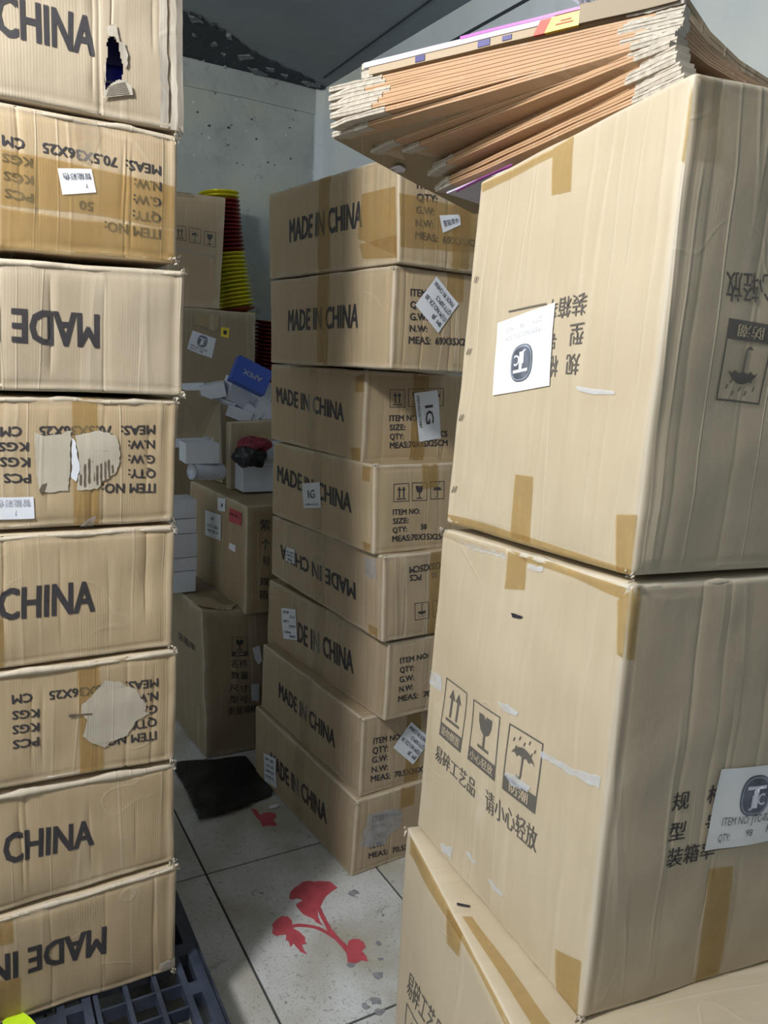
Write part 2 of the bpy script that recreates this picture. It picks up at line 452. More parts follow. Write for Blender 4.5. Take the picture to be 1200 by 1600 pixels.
def sub2(quad, x, y):   # TL TR BR BL in metric coordinates; x right, y down
    t = quad[0].lerp(quad[1], x); b = quad[3].lerp(quad[2], x); return t.lerp(b, y)
def label(box, f, q, lines, parent, mat=None, off=.0022, inkm=None, name='paper_label', lab=None, logo=None, bold=.01):
    Q = [box.xy(f, *p) for p in q]
    ob = emb(box, f, Q, [(0, 1, 2, 3)], off, mat or M['paper'], name, parent, .02)
    if lab: ob['label'] = lab
    v2, fs = [], []
    for (s, x0, y0, x1, h) in lines:
        g, gf, _ = glyphs(s, bold); k = len(v2)
        for x, y in g: v2.append(sub2(Q, x0+(x1-x0)*x, y0-h*y))
        fs += [[i+k for i in z] for z in gf]
    if v2: emb(box, f, v2, fs, off+.0009, inkm or M['ink'], 'label_print', ob, .02)
    if logo:
        cx, cy, rx, ry = logo
        def el(k, e=2.6, n=40):
            o = []
            for i in range(n):
                a = 2*math.pi*i/n; c, d = math.cos(a), math.sin(a)
                o.append(sub2(Q, cx+rx*k*math.copysign(abs(c)**(2/e), c), cy+ry*k*math.copysign(abs(d)**(2/e), d)))
            return o
        for k, m, oo in ((1, M['logo_dark'], .0005), (.93, M['logo_mid'], .0010), (.86, M['logo_dark'], .0015)):
            p = el(k); emb(box, f, p, poly_faces(p), off+oo, m, 'logo_oval', ob, .012)
        v2, fs = [], []
        for ch, x0, x1, y0, y1 in (('T', -.66, .66, -.52, .58), ('J', -.42, -.12, -.05, .5), ('C', .12, .62, -.12, .45)):
            g, gf, _ = glyphs(ch, .02); k = len(v2)
            for x, y in g: v2.append(sub2(Q, cx+rx*(x0+(x1-x0)*x), cy+ry*(y1+(y0-y1)*y)))
            fs += [[i+k for i in z] for z in gf]
        emb(box, f, v2, fs, off+.0021, M['paper'], 'logo_letters', ob, .012)
    return ob

def icon(box, f, q, kind, parent, mat=None, band=None, fw=.035, off=.0010):
    """handling mark in a frame; q = TL TR BR BL in its own reading direction"""
    Q = [box.xy(f, *p) for p in q]; v2, fs = [], []
    def add(pts):
        k = len(v2); v2.extend(sub2(Q, x, y) for x, y in pts)
        fs.extend([tuple(i+k for i in t) for t in poly_faces([(x, y) for x, y in pts])])
    def rect(x0, y0, x1, y1): add([(x0, y0), (x1, y0), (x1, y1), (x0, y1)])
    hb = .24 if band else 0; H = 1-hb; fh = fw*(.75 if band else 1)
    rect(0, 0, 1, fh); rect(0, fh, fw, 1); rect(1-fw, fh, 1, 1); rect(fw, 1-fh, 1-fw, 1)
    if band: rect(fw, H, 1-fw, 1-fh)
    Y = lambda y: y*H
    if kind == 'arrows':
        for cx in (.36, .64):
            rect(cx-.04, Y(.35), cx+.04, Y(.78)); add([(cx, Y(.16)), (cx+.13, Y(.38)), (cx-.13, Y(.38))])
        rect(.2, Y(.82), .8, Y(.88))
    elif kind == 'glass':
        add([(.26, Y(.18)), (.44, Y(.18)), (.5, Y(.27)), (.53, Y(.18)), (.74, Y(.18)), (.73, Y(.36)), (.66, Y(.50)), (.55, Y(.57)), (.45, Y(.57)), (.34, Y(.50)), (.27, Y(.36))])
        rect(.465, Y(.57), .535, Y(.83)); rect(.3, Y(.83), .7, Y(.89))
    else:
        pts = [(.16+.68*i/14, Y(.52-.22*math.sin(math.pi*i/14)**.7)) for i in range(15)]
        pts += [(.84-.68*i/24, Y(.52-.05*abs(math.sin(math.pi*4*i/24)))) for i in range(1, 24)]
        add(pts); rect(.48, Y(.5), .525, Y(.84))
        for i in range(5):
            a0 = math.pi*i/6; a1 = a0+math.pi/6
            c = (.44, Y(.83)); r0, r1 = .045, .085
            add([(c[0]+r1*math.cos(a0), c[1]+r1*math.sin(a0)*H), (c[0]+r1*math.cos(a1), c[1]+r1*math.sin(a1)*H), (c[0]+r0*math.cos(a1), c[1]+r0*math.sin(a1)*H), (c[0]+r0*math.cos(a0), c[1]+r0*math.sin(a0)*H)])
        for x, y in ((.2, .2), (.36, .12), (.5, .18), (.64, .1), (.8, .2), (.28, .33), (.72, .3)):
            add([(x, Y(y)), (x+.03, Y(y)), (x+.0, Y(y+.08)), (x-.03, Y(y+.08))])
    ob = emb(box, f, v2, fs, off, mat or M['ink'], 'handling_mark', parent, .03)
    if band:
        g, gf, _ = glyphs(band, .02)
        n = len(band); x0, x1 = (.08, .92) if n > 2 else (.22, .78)
        emb(box, f, [sub2(Q, x0+(x1-x0)*x, 1-.05-(hb-.085)*y) for x, y in g], gf, off+.0006, M['knock'], 'knocked_out_text', ob, .03)
    return ob

def rim(box, f, top, mat, parent, name='flap_edge', seed=0, a0=0.0, a1=1.0, w=.0045, out=.0035):
    """the crushed, frayed fold that stands out along a seam"""
    Wf, Hf = box.dims(f); n = max(10, int(Wf/.012)); vs_, uv = [], []
    nn = box.fn(f); upv = V((0, 0, 1))
    for i in range(n+1):
        a = a0+(a1-a0)*i/n; q = box.surf(f, a, 1.0 if top else 0.0)
        k = noise.noise(V((a*Wf*16, seed*5.3, 1.0))); k2 = noise.noise(V((a*Wf*45, seed, 7.0)))
        th = w*(.9+.7*k+.5*k2); ou = out*(.7+.7*noise.noise(V((a*Wf*8, seed*2.1, 3))))
        c = q+nn*(ou-.004)+upv*((-.004 if top else .004)+.003*k)
        for j in range(6):
            an = math.pi*2*j/6
            vs_.append(c+nn*math.cos(an)*th*.9+upv*math.sin(an)*th); uv.append((a*Wf+seed, j*.003, seed))
    fs = [[i*6+j, (i+1)*6+j, (i+1)*6+(j+1) % 6, i*6+(j+1) % 6] for i in range(n) for j in range(6)]
    fs += [[5, 4, 3, 2, 1, 0], [n*6+j for j in range(6)]]
    me = bpy.data.meshes.new(name); me.from_pydata([tuple(v) for v in vs_], [], fs); fuv(me, uv, [.75]*len(vs_))
    bm = bmesh.new(); bm.from_mesh(me); bmesh.ops.recalc_face_normals(bm, faces=bm.faces); bm.to_mesh(me); bm.free()
    return link(name, me, mat, parent, True)

def frays(box, f, a, top, parent, seed, n=9, L=.014, mat=None):
    """torn liner wisps on a worn corner"""
    rnd = random.Random(seed); q = box.surf(f, a, 1.0 if top else 0.0, .001); vs_, fs, uv = [], [], []
    nn = box.fn(f)
    for i in range(n):
        d = V((rnd.uniform(-1, 1), rnd.uniform(-1, 1), rnd.uniform(-1, 1))) + nn*.9; d.normalize(); l = .62*L*rnd.uniform(.4, 1)
        sd = d.cross(V((rnd.random(), rnd.random(), rnd.random()))).normalized()*rnd.uniform(.0012, .0028)
        p = q+V((rnd.uniform(-1, 1), rnd.uniform(-1, 1), rnd.uniform(-1, 1)))*.006; k = len(vs_)
        th = d.cross(sd).normalized()*.0006
        m = p+d*l*.6+V((0, 0, rnd.uniform(-.4, .2)*l)); e = p+d*l+V((0, 0, rnd.uniform(-.8, .1)*l))
        ps = [p-sd, p+sd, m+sd*.8, m-sd*.8, e+sd*.2, e-sd*.3]
        vs_ += [x-th for x in ps]+[x+th for x in ps]; uv += [(x.x, x.z, 1) for x in ps]*2
        fs += [[k, k+1, k+2, k+3], [k+3, k+2, k+4, k+5], [k+9, k+8, k+7, k+6], [k+11, k+10, k+8, k+9]]
    me = bpy.data.meshes.new('torn_corner'); me.from_pydata([tuple(v) for v in vs_], [], fs); fuv(me, uv, [.8]*len(vs_)); me.update()
    return link('torn_corner', me, mat or M['frayed'], parent)

# ================================================================== THE ROOM
YW = 32.0
U, Vd = udir(YW), vdir(YW)
CORN = at_d(502, 200, 4.8); CORN.z = 0
CZ = at_d(505, 140, 4.8).z
def room(u, v, z=0): return CORN + U*u + Vd*v + V((0, 0, z))   # v negative = towards the camera
RW0 = 0.0
struct(prism('wall_rear', [room(-4.2, 0, -.05), room(.1, 0, -.05), room(.1, 0, CZ), room(-4.2, 0, CZ)], Vd*.12, M['wall_r']))
struct(prism('wall_right', [room(0, .1, -.05), room(0, -6.4, -.05), room(0, -6.4, CZ), room(0, .1, CZ)], U*.12, M['wall_s']))
struct(prism('wall_left', [room(-4.1, .1, -.05), room(-4.1, -6.4, -.05), room(-4.1, -6.4, CZ), room(-4.1, .1, CZ)], -U*.12, M['wall_s']))
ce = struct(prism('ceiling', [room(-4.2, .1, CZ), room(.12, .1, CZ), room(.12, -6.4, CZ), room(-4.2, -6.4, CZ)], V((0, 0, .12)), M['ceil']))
# ceiling joint strips (narrow battens along the boards)
a_, b_ = at_z(524, 108, CZ), at_z(672, 0, CZ)
dd = (b_-a_).normalized()
def batten(name, p, q, wv, dn, mat):
    return prism(name, [p-wv/2, q-wv/2, q+wv/2, p+wv/2], dn, mat, ce)
batten('joint_strip', a_-dd*.15, b_+dd*2.5, U*.010, V((0, 0, -.004)), M['groove_c'])
batten('joint_strip', a_-dd*.1-U*1.2, b_+dd*2.5-U*1.2, U*.010, V((0, 0, -.004)), M['groove_c'])
wr = bpy.data.objects['wall_right']
n_ = -U
p1, p2 = on_plane(666, 88, CORN, n_), on_plane(824, 0, CORN, n_)
d2 = (p2-p1).normalized()
prism('panel_joint', [p1-d2*.45-V((0, 0, .006)), p1+d2*3.2-V((0, 0, .006)), p1+d2*3.2+V((0, 0, .006)), p1-d2*.45+V((0, 0, .006))], -U*.005, M['groove_c'], wr)
# corner post of lighter plaster and the painted band on the rear wall
rw = bpy.data.objects['wall_rear']
def rp(x, y): return on_plane(x, y, CORN, Vd)
zt = rp(400, 168).z
prism('plaster_band', [rp(278, 132), rp(380, 153), rp(502, 182), rp(503, 142), rp(400, 117), rp(278, 88)], -Vd*.010, M['wall_r'], rw)
for (px, py) in ((315, 79), (349, 90)):
    prism('batten_stub', [rp(px-2, py), rp(px+1, py), rp(px+3, py+18), rp(px, py+18)], -Vd*.02, M['wall_r'], rw)
# mould: crusted, flaking band along the ceiling edge
rnd = random.Random(4)
def blob(fn, poly, lift, name, mat, par, jag, seed, dn):
    rr = random.Random(seed); pts = []
    for i, a in enumerate(poly):
        b = poly[(i+1) % len(poly)]; n = max(1, int(math.dist(a, b)/7))
        for k in range(n):
            t = k/n; pts.append((a[0]+(b[0]-a[0])*t+rr.uniform(-jag, jag), a[1]+(b[1]-a[1])*t+rr.uniform(-jag, jag)))
    return prism(name, [fn(*p) for p in pts], dn*lift, mat, par)
zc = lambda x, y: at_z(x, y, CZ)
def crust(fn, poly, name, mat, par, seed, jag=3, lift=.012, dn=V((0, 0, -1))): return blob(fn, poly, lift, name, mat, par, jag, seed, dn)
crust(zc, [(270, 12), (300, 20), (335, 38), (368, 58), (390, 78), (420, 92), (455, 108), (490, 124), (508, 138), (480, 135), (440, 124), (400, 114), (370, 106), (330, 96), (270, 82)], 'mould_crust', M['mold'], ce, 1)
for i, pl in enumerate([[(293, 18), (303, 20), (318, 30), (300, 28)], [(372, 82), (392, 80), (396, 86), (376, 90)], [(385, 100), (402, 104), (418, 114), (396, 110)], [(470, 122), (488, 126), (502, 132), (480, 130)],
                        [(300, 46), (306, 47), (308, 51), (301, 50)], [(330, 62), (337, 61), (340, 65), (331, 66)], [(352, 50), (362, 52), (364, 56), (355, 56)], [(415, 100), (428, 104), (430, 107), (418, 106)], [(440, 112), (450, 114), (449, 118)], [(345, 78), (352, 80), (350, 84)]]):
    crust(zc, pl, 'paint_flake', M['flake'], ce, 20+i, 1.2, .018)
rnd = random.Random(9)
for i in range(34):      # dark pits and stains on the plaster
    t = rnd.random(); x = rnd.uniform(290, 500); y = rnd.uniform(120+(x-290)*.22, 270)
    s_ = rnd.uniform(.5, 1.9)
    crust(rp, [(x+s_*rnd.uniform(.5, 1.7)*math.cos(k_*.785), y+s_*rnd.uniform(.4, 1.1)*math.sin(k_*.785)) for k_ in range(8)], 'plaster_pit', M['mold'] if i % 3 else M['wall_s'], rw, 60+i, .9, .004 if i % 3 else .003, -Vd)
prism('corner_post', [room(0, 0, 0)-U*.045, room(0, 0, 0)-U*.0, room(0, 0, CZ)-U*.0, room(0, 0, CZ)-U*.045], -Vd*.02, M['wall_s'], rw)

# floor: screed with inset tiles
TD, TC = vdir(29.5), udir(29.5)
T0 = at_z(322, 1366, 0)
fl = struct(prism('floor', [room(-4.2, .1, -.03), room(.12, .1, -.03), room(.12, -6.4, -.03), room(-4.2, -6.4, -.03)], V((0, 0, .0265)), M['grout']))
TW, TL_ = .477, .669
tile_me = None
for i in range(-5, 4):
    for j in range(-4, 5):
        p = T0+TC*(TW*(i+.5))+TD*(TL_*(j+.5)); q = p-CORN
        if not (-3.8 < q.dot(U) < -.25 and -4.9 < q.dot(Vd) < -.4): continue
        if tile_me is None:
            g = .0035; bm = bmesh.new(); bmesh.ops.create_cube(bm, size=1)
            for v in bm.verts: v.co = V((v.co.x*(TW-2*g), v.co.y*(TL_-2*g), v.co.z*.012))
            bmesh.ops.bevel(bm, geom=bm.edges[:], offset=.0018, segments=1)
            tile_me = bpy.data.meshes.new('tile'); bm.to_mesh(tile_me); bm.free(); tile_me.materials.append(M['tile'])
        o = bpy.data.objects.new('tile', tile_me); COL.objects.link(o); o.parent = fl
        o.location = (p.x, p.y, -.006+.0002*((i*7+j*3) % 3)); o.rotation_euler = (0, 0, R(29.5))
# red flower prints and worn spots on the tiles
def fprint(name, px, mat, h=.0009):
    return prism(name, [at_z(x, y, .0002) for x, y in px], V((0, 0, h)), mat, fl)
Z4 = lambda L: [(260+x/3, 1150+y/3) for x, y in L]
fprint('flower_print', Z4([(575, 760), (582, 730), (600, 712), (620, 700), (640, 685), (665, 680), (690, 684), (715, 680), (745, 682), (768, 684), (785, 698), (802, 712), (785, 722), (768, 735), (750, 750), (738, 765), (730, 785), (722, 800), (735, 830), (755, 870), (775, 905), (800, 935), (825, 962), (850, 985), (852, 965), (870, 952), (900, 952), (925, 968), (935, 990), (915, 1008), (935, 1030), (945, 1058), (915, 1052), (890, 1066), (850, 1062), (845, 1020), (822, 990), (790, 955), (760, 935), (725, 915), (690, 902), (650, 896), (610, 895), (590, 900), (625, 920), (650, 945), (650, 965), (660, 975), (635, 978), (642, 1000), (660, 1025), (630, 1012), (605, 985), (598, 972), (580, 990), (575, 965), (560, 955), (562, 932), (540, 932), (515, 938), (495, 925), (500, 900), (495, 885), (515, 862), (540, 845), (570, 848), (588, 865), (590, 885), (625, 880), (670, 885), (715, 895), (755, 915), (745, 890), (725, 855), (708, 815), (712, 850), (720, 870), (735, 890), (700, 872), (690, 858), (660, 845), (640, 835), (610, 800), (608, 790), (640, 770), (612, 760), (590, 768)]), M['flower'])
fprint('flower_print', Z4([(395, 340), (420, 345), (440, 372), (455, 362), (480, 358), (510, 362), (515, 380), (500, 392), (520, 418), (500, 422), (480, 418), (450, 426), (440, 398), (425, 385)]), M['flower'])
rnd = random.Random(2)
for i, (x, y, s_) in enumerate([(875, 738, 26), (1015, 840, 10), (865, 1072, 20), (990, 1120, 30), (1005, 1045, 15), (560, 1250, 9), (995, 972, 20), (445, 735, 10), (930, 1270, 26), (980, 1240, 40), (1000, 1290, 30)]):
    n = 9; fprint('worn_spot', Z4([(x+s_*rnd.uniform(.5, 1.2)*math.cos(6.283*k/n), y+.7*s_*rnd.uniform(.4, 1.15)*math.sin(6.283*k/n)) for k in range(n)]), M['spot'], .0005)

# ================================================================== MIDDLE STACK (eight export cartons beside the wall)
YM = 33.57
um, vm = udir(YM), vdir(YM)
MIDY = [2.10, 2.12, 2.10, 2.078, 2.086, 2.159, 1.935, 1.919]
NEAR = [((548, 1372), (558, 1252)), ((562, 1247), (566, 1123)), ((600, 1128), (607, 1005)), ((597, 1005), (600, 870)), ((583, 868), (585, 727)), ((565, 724), (573, 579)), ((610, 577), (616, 414)), ((622, 411), (624, 240))]
FARX = [((399, 1188), (399, 1103)), ((408, 1103), (411, 1006)), ((417, 1004), (420, 905)), ((423, 897), (425, 806)), ((425, 803), (427, 691)), ((423, 686), (423, 569)), ((423, 567), (422, 439)), ((421, 436), (420, 303))]
def make_mid(i):
    Y = MIDY[i]
    def hd(p): return math.hypot(Y, ray(*p).x/ray(*p).y*Y)
    nb, nt = [at_d(*p, hd(p)) for p in NEAR[i]]
    if i == 0: nb.z = 0
    n = V((vm.y, -vm.x, 0))
    lb, lt = [on_plane(*p, q, n) for p, q in zip(FARX[i], (nb, nt))]
    if i == 0: lb.z = 0
    Wd = .352
    rb, rt = nb+um*Wd, nt+um*Wd
    if i == 0: rb.z = 0
    bb, bt = lb+um*Wd, lt+um*Wd
    e = .0012
    return Box([lb, nb, rb, bb], [lt, nt, rt, bt], seed=10+i, r=.007, bulge=.003, dent=.004)
MIDL = ['bottom export carton of the eight-high middle stack, clear taped patch over its item text',
        'second carton up in the middle stack, diamond label beside its item text',
        'third carton up in the middle stack, tall white label on its long dark side',
        'upside-down printed carton in the middle stack, fourth from the floor',
        'middle stack carton with an upright IG label over its MADE IN CHINA print',
        'middle stack carton with a sideways IG label covering its handling marks',
        'middle stack carton second from the top with a white diamond label',
        'topmost carton of the middle stack, brown tape all round its corner']
GM = 'export cartons in the middle stack'
mid = [make_mid(i) for i in range(8)]
mo = []
for i, b in enumerate(mid):
    o = b.build('carton', M['card_c'] if i in (0, 1, 2, 3) else M['card_b'], hi=.022)
    tag(o, MIDL[i], 'carton', GM); mo.append(o)
    for f in (0, 1):
        rim(b, f, True, M['card_c'], o, seed=i*2+f, w=.0026, out=.0035)
    frays(b, 0, 1.0, True, o, 200+i, 7, .010)
def z1(L, ox, oy, k=.28333): return [(ox+x*k, oy+y*k) for x, y in L]
m1 = lambda *L: z1(L, 410, 240); m2 = lambda *L: z1(L, 410, 560); m3 = lambda *L: z1(L, 390, 820); m4 = lambda *L: z1(L, 380, 1100)
# vertical centre tapes on long sides
def vtape(b, f, a0, a1, o, t0=0.0, t1=1.0, mat=None, off=.0007):
    Wf, Hf = b.dims(f); return patch(b, f, [(a0*Wf, t0*Hf), (a1*Wf, t0*Hf), (a1*Wf, t1*Hf), (a0*Wf, t1*Hf)], mat or M['tape'], 'packing_tape', o, off, metric=True)
for i in range(8):
    vtape(mid[i], 0, .455, .545, mo[i], mat=M['tape'] if i > 5 else M['tape_clear'])
    vtape(mid[i], 1, .45, .60, mo[i], .0 if i % 2 else .72, 1.0)
MC = 'MADE IN CHINA'
text(mid[7], 0, [(MC, (452.5, 378.3), (567.3, 353.3), (452.5, 343.5), 's')], mo[7], bold=.035)
text(mid[7], 1, [('ITEM NO:', (651, 295), (704.7, 300), (651, 283), 's'), ('QTY:', (650.3, 314.2), (682, 317), (650.3, 302.5), 's'), ('G.W:', (649.4, 334), (677.8, 337), (649.4, 322.2), 's'),
                 ('N.W:', (648.6, 354), (676.3, 356.4), (648.6, 342.7), 's'), ('MEAS:  69X35X25 CM', (648, 373), (741.5, 386.5), (648, 361.3), 's', ('MEAS:  69X35X2', 'prefix'))], mo[7])
label(mid[7], 1, [(685, 337), (716, 335.8), (717.4, 352), (691, 363.8)], [('智能黑色', .12, .72, .9, .42)], mo[7], inkm=M['ink_blue'])
patch(mid[7], 0, [(567, 303), (619, 290), (619, 399), (560, 373)], M['tape'], 'packing_tape', mo[7], .0009)
patch(mid[7], 0, [(562, 382), (620, 366), (620, 402), (566, 404)], M['tape'], 'packing_tape', mo[7], .0013)
patch(mid[7], 1, [(624, 300), (742, 330), (742, 395), (625, 385)], M['tape'], 'packing_tape', mo[7], .0009)
text(mid[6], 0, [(MC, (450.5, 516.3), (560, 511), (450.5, 485), 's')], mo[6], bold=.035)
text(mid[6], 1, [('ITEM NO:', (640.4, 462.4), (690.5, 465), (640.4, 451), 's'), ('QTY:', (640, 481), (668, 482), (640, 470), 's'), ('G.W:', (639.5, 500), (666.4, 500.7), (639.5, 488.8), 's'),
                 ('N.W:', (639, 518), (665.6, 519), (639, 507.8), 's'), ('MEAS:  69X35X25 CM', (638, 537), (726, 540), (638, 525.6), 's', ('MEAS:  69X35X2', 'prefix'))], mo[6])
ZX = [('JIM  JB', .05, .25, .45, .12), ('ITEM NO:ZX-30', .04, .47, .92, .13), ('QTY:50PCS', .04, .68, .66, .12), ('MADE IN CHINA', .1, .90, .95, .12)]
label(mid[6], 1, [(682.6, 520.5), (647.4, 476.6), (680.6, 431.3), (714.6, 475.2)], ZX, mo[6], inkm=M['ink_blue'], lab='white label turned on its corner')
text(mid[5], 0, [(MC, (432.7, 627.4), (539, 658.6), (539, 631), 'e')], mo[5], bold=.035)
for q, k in (([(608.3, 608.2), (632.4, 607.9), (632.4, 636.5), (608.3, 636.8)], 'arrows'), ([(637.5, 607.6), (661.6, 607.6), (661.6, 636), (637.5, 636)], 'glass'), ([(667.8, 606.8), (692, 606.2), (692, 634.2), (667.8, 634.8)], 'umb')):
    icon(mid[5], 1, q, k, mo[5])
text(mid[5], 1, [('ITEM NO:', (607.5, 657.8), (653, 656.9), (607.5, 648.7), 's'), ('SIZE:', (607.5, 672), (632.4, 671), (607.5, 663), 's'), ('QTY:', (607.5, 686), (629.6, 685.5), (607.5, 677), 's'),
                 ('PCS', (683.4, 682.6), (699, 681.8), (683.4, 673.3), 's'), ('MEAS:70X35X25CM', (607.5, 700.3), (699, 696), (607.5, 690.6), 's')], mo[5])
IG = [('IG', .28, .62, .66, .34), ('ITEM NO:IG-13/BT', .06, .92, .72, .10)]
label(mid[5], 1, [(682, 609.6), (689, 684.7), (653.7, 690.3), (645.7, 614.4)], IG, mo[5], lab='white label reading IG, turned sideways')
patch(mid[5], 0, [(556, 588), (569, 584), (569, 612), (556, 613)], M['tape'], 'packing_tape', mo[5]); patch(mid[5], 0, [(548, 698), (563, 700), (563, 722), (549, 718)], M['tape'], 'packing_tape', mo[5])
text(mid[4], 0, [(MC, (434, 751.3), (550.8, 800.8), (550.8, 772), 'e')], mo[4], bold=.035)
label(mid[4], 0, [(472.9, 755), (502, 752.7), (504.3, 793), (476.6, 794.3)], [('IG', .3, .6, .72, .32), ('ITEM NO:IG-13', .15, .9, .85, .08)], mo[4], mat=M['paper_g'], lab='white label reading IG')
for q, k in (([(613.2, 755.8), (637.5, 755), (637.8, 783), (613.5, 784.4)], 'arrows'), ([(642.3, 753.8), (665.9, 753), (665.9, 781.5), (642.3, 782.8)], 'glass'), ([(671.2, 752), (693.6, 751.2), (693.6, 779), (671.2, 780)], 'umb')):
    icon(mid[4], 1, q, k, mo[4])
text(mid[4], 1, [('ITEM NO:', (613, 804.2), (655, 802.3), (613, 795.7), 's'), ('SIZE:', (613, 817.8), (637.5, 816.4), (613, 809.3), 's'), ('QTY:', (612.6, 831.4), (635.3, 830), (612.6, 823), 's'), ('50', (657, 827.8), (666.4, 827), (657, 819.3), 's'),
                 ('MEAS:70X35X25CM', (612, 845.6), (689, 842), (612, 836.3), 's', ('MEAS:70X35X25', 'prefix'))], mo[4])
patch(mid[4], 0, [(567, 728), (579, 730), (578, 752), (567, 750)], M['tape'], 'packing_tape', mo[4]); patch(mid[4], 0, [(567, 845), (579, 850), (578, 866), (567, 862)], M['tape'], 'packing_tape', mo[4])
text(mid[3], 0, [(MC, (557, 911.2), (438.7, 851.2), (557, 937.6), 's')], mo[3], bold=.035)
label(mid[3], 0, [(448, 854.6), (463, 859), (462.3, 881), (448, 875.3)], [('IG-13/BT', .1, .35, .9, .15), ('50PCS', .1, .6, .9, .15), ('智能', .2, .92, .8, .2)], mo[3], mat=M['paper_g'])
text(mid[3], 1, [('MEAS:70X35X25CM', (730, 872), (638.8, 885.7), (638.8, 896), 'e'), ('PCS', (657.8, 897), (639.3, 898.5), (639.3, 907.8), 'e'), ('50', (683, 893.7), (674, 894.5), (674, 903), 'e')], mo[3])
icon(mid[3], 1, [(669, 964.5), (647.3, 968.5), (646.7, 942.4), (669, 939.6)], 'umb', mo[3]); icon(mid[3], 1, [(696, 960), (675, 963.3), (674.6, 938.5), (696, 935.8)], 'glass', mo[3])
patch(mid[3], 0, [(570, 870), (588, 874), (590, 905), (572, 900)], M['tape_white'], 'packing_tape', mo[3]); patch(mid[3], 0, [(576, 975), (590, 982), (590, 1000), (577, 995)], M['tape'], 'packing_tape', mo[3])
text(mid[2], 0, [(MC, (467, 1001.3), (553.8, 1052.3), (553.8, 1018.3), 'e', ('DE IN CHINA', 'suffix'))], mo[2], bold=.035)
TALL = [('MADE IN CHINA', .05, .2, .8, .12), ('QTY: 50PCS', .05, .42, .6, .12), ('ITEM NO: ZX-30', .05, .64, .9, .12), ('JIM JB', .3, .88, .6, .14)]
label(mid[2], 0, [(440.4, 950.3), (463, 951.8), (466.5, 1000), (443.8, 998)], [('JIM JB', .1, .16, .5, .08), ('ZX-30', .55, .3, .9, .08), ('50PCS', .1, .45, .5, .08), ('ITEM', .5, .6, .9, .08), ('CHINA', .1, .8, .6, .08), ('MADE', .5, .93, .9, .08)], mo[2], inkm=M['ink_blue'])
text(mid[2], 1, [('ITEM NO:', (624.6, 1036.8), (669, 1026.8), (624.6, 1028.3), 's'), ('QTY:', (623.8, 1051), (646.4, 1046.7), (623.8, 1042.4), 's'), ('G.W:', (623, 1066), (646.4, 1061.7), (623, 1057), 's'),
                 ('N.W:', (622.3, 1081.2), (645, 1076.4), (622.3, 1072.4), 's'), ('MEAS:  70.5X36X25', (621, 1097), (666, 1087.8), (621, 1087.6), 's', ('MEAS:  7', 'prefix'))], mo[2])
text(mid[1], 0, [(MC, (436.8, 1087.8), (524, 1168.6), (524, 1142.5), 'e')], mo[1], bold=.035)
text(mid[1], 1, [('ITEM NO:', (582.6, 1163), (626.5, 1155), (582.6, 1153.8), 's'), ('QTY:', (582, 1178), (607, 1173.7), (582, 1168), 's'), ('G.W:', (581.7, 1192), (606, 1187.3), (581.7, 1182.7), 's'),
                 ('N.W:', (580.6, 1206.8), (605.8, 1202), (580.6, 1197.8), 's'), ('MEAS:  70.5X36X25', (579.2, 1221.3), (642, 1209), (579.2, 1212), 's', ('MEAS:  70.5X', 'prefix'))], mo[1])
label(mid[1], 1, [(644, 1193.5), (613.5, 1168), (640.7, 1127.5), (671, 1152)], ZX, mo[1], inkm=M['ink_blue'], lab='white label turned on its corner')
text(mid[0], 0, [(MC, (424, 1200.5), (511.8, 1287.6), (511.8, 1258.7), 'e')], mo[0], bold=.035)
label(mid[0], 0, [(414, 1176), (431.6, 1185), (433.3, 1231.8), (414.6, 1220.4)], [('JIM JB', .1, .2, .8, .08), ('ZX-30', .2, .4, .8, .08), ('50PCS', .1, .6, .8, .08), ('CHINA', .1, .8, .8, .08)], mo[0], inkm=M['ink_blue'])
text(mid[0], 1, [('ITEM NO:', (580.6, 1284.2), (626.5, 1271.4), (580.6, 1275), 's'), ('QTY:', (579.8, 1297.5), (602.4, 1292.7), (579.8, 1289), 's'), ('G.W:', (578.3, 1312.5), (601.9, 1306.8), (578.3, 1303.5), 's'),
                 ('N.W:', (577.5, 1326.7), (599.6, 1321), (577.5, 1317.6), 's'), ('MEAS:  70.5X36X25', (575.5, 1341.4), (625, 1329), (575.5, 1333), 's', ('MEAS:  70.', 'prefix'))], mo[0])
patch(mid[0], 1, [(575, 1270), (600, 1264), (618, 1262), (628, 1268), (626, 1290), (607, 1304), (601, 1318), (577, 1324), (562, 1322)], M['tape_white'], 'packing_tape', mo[0], .0012)

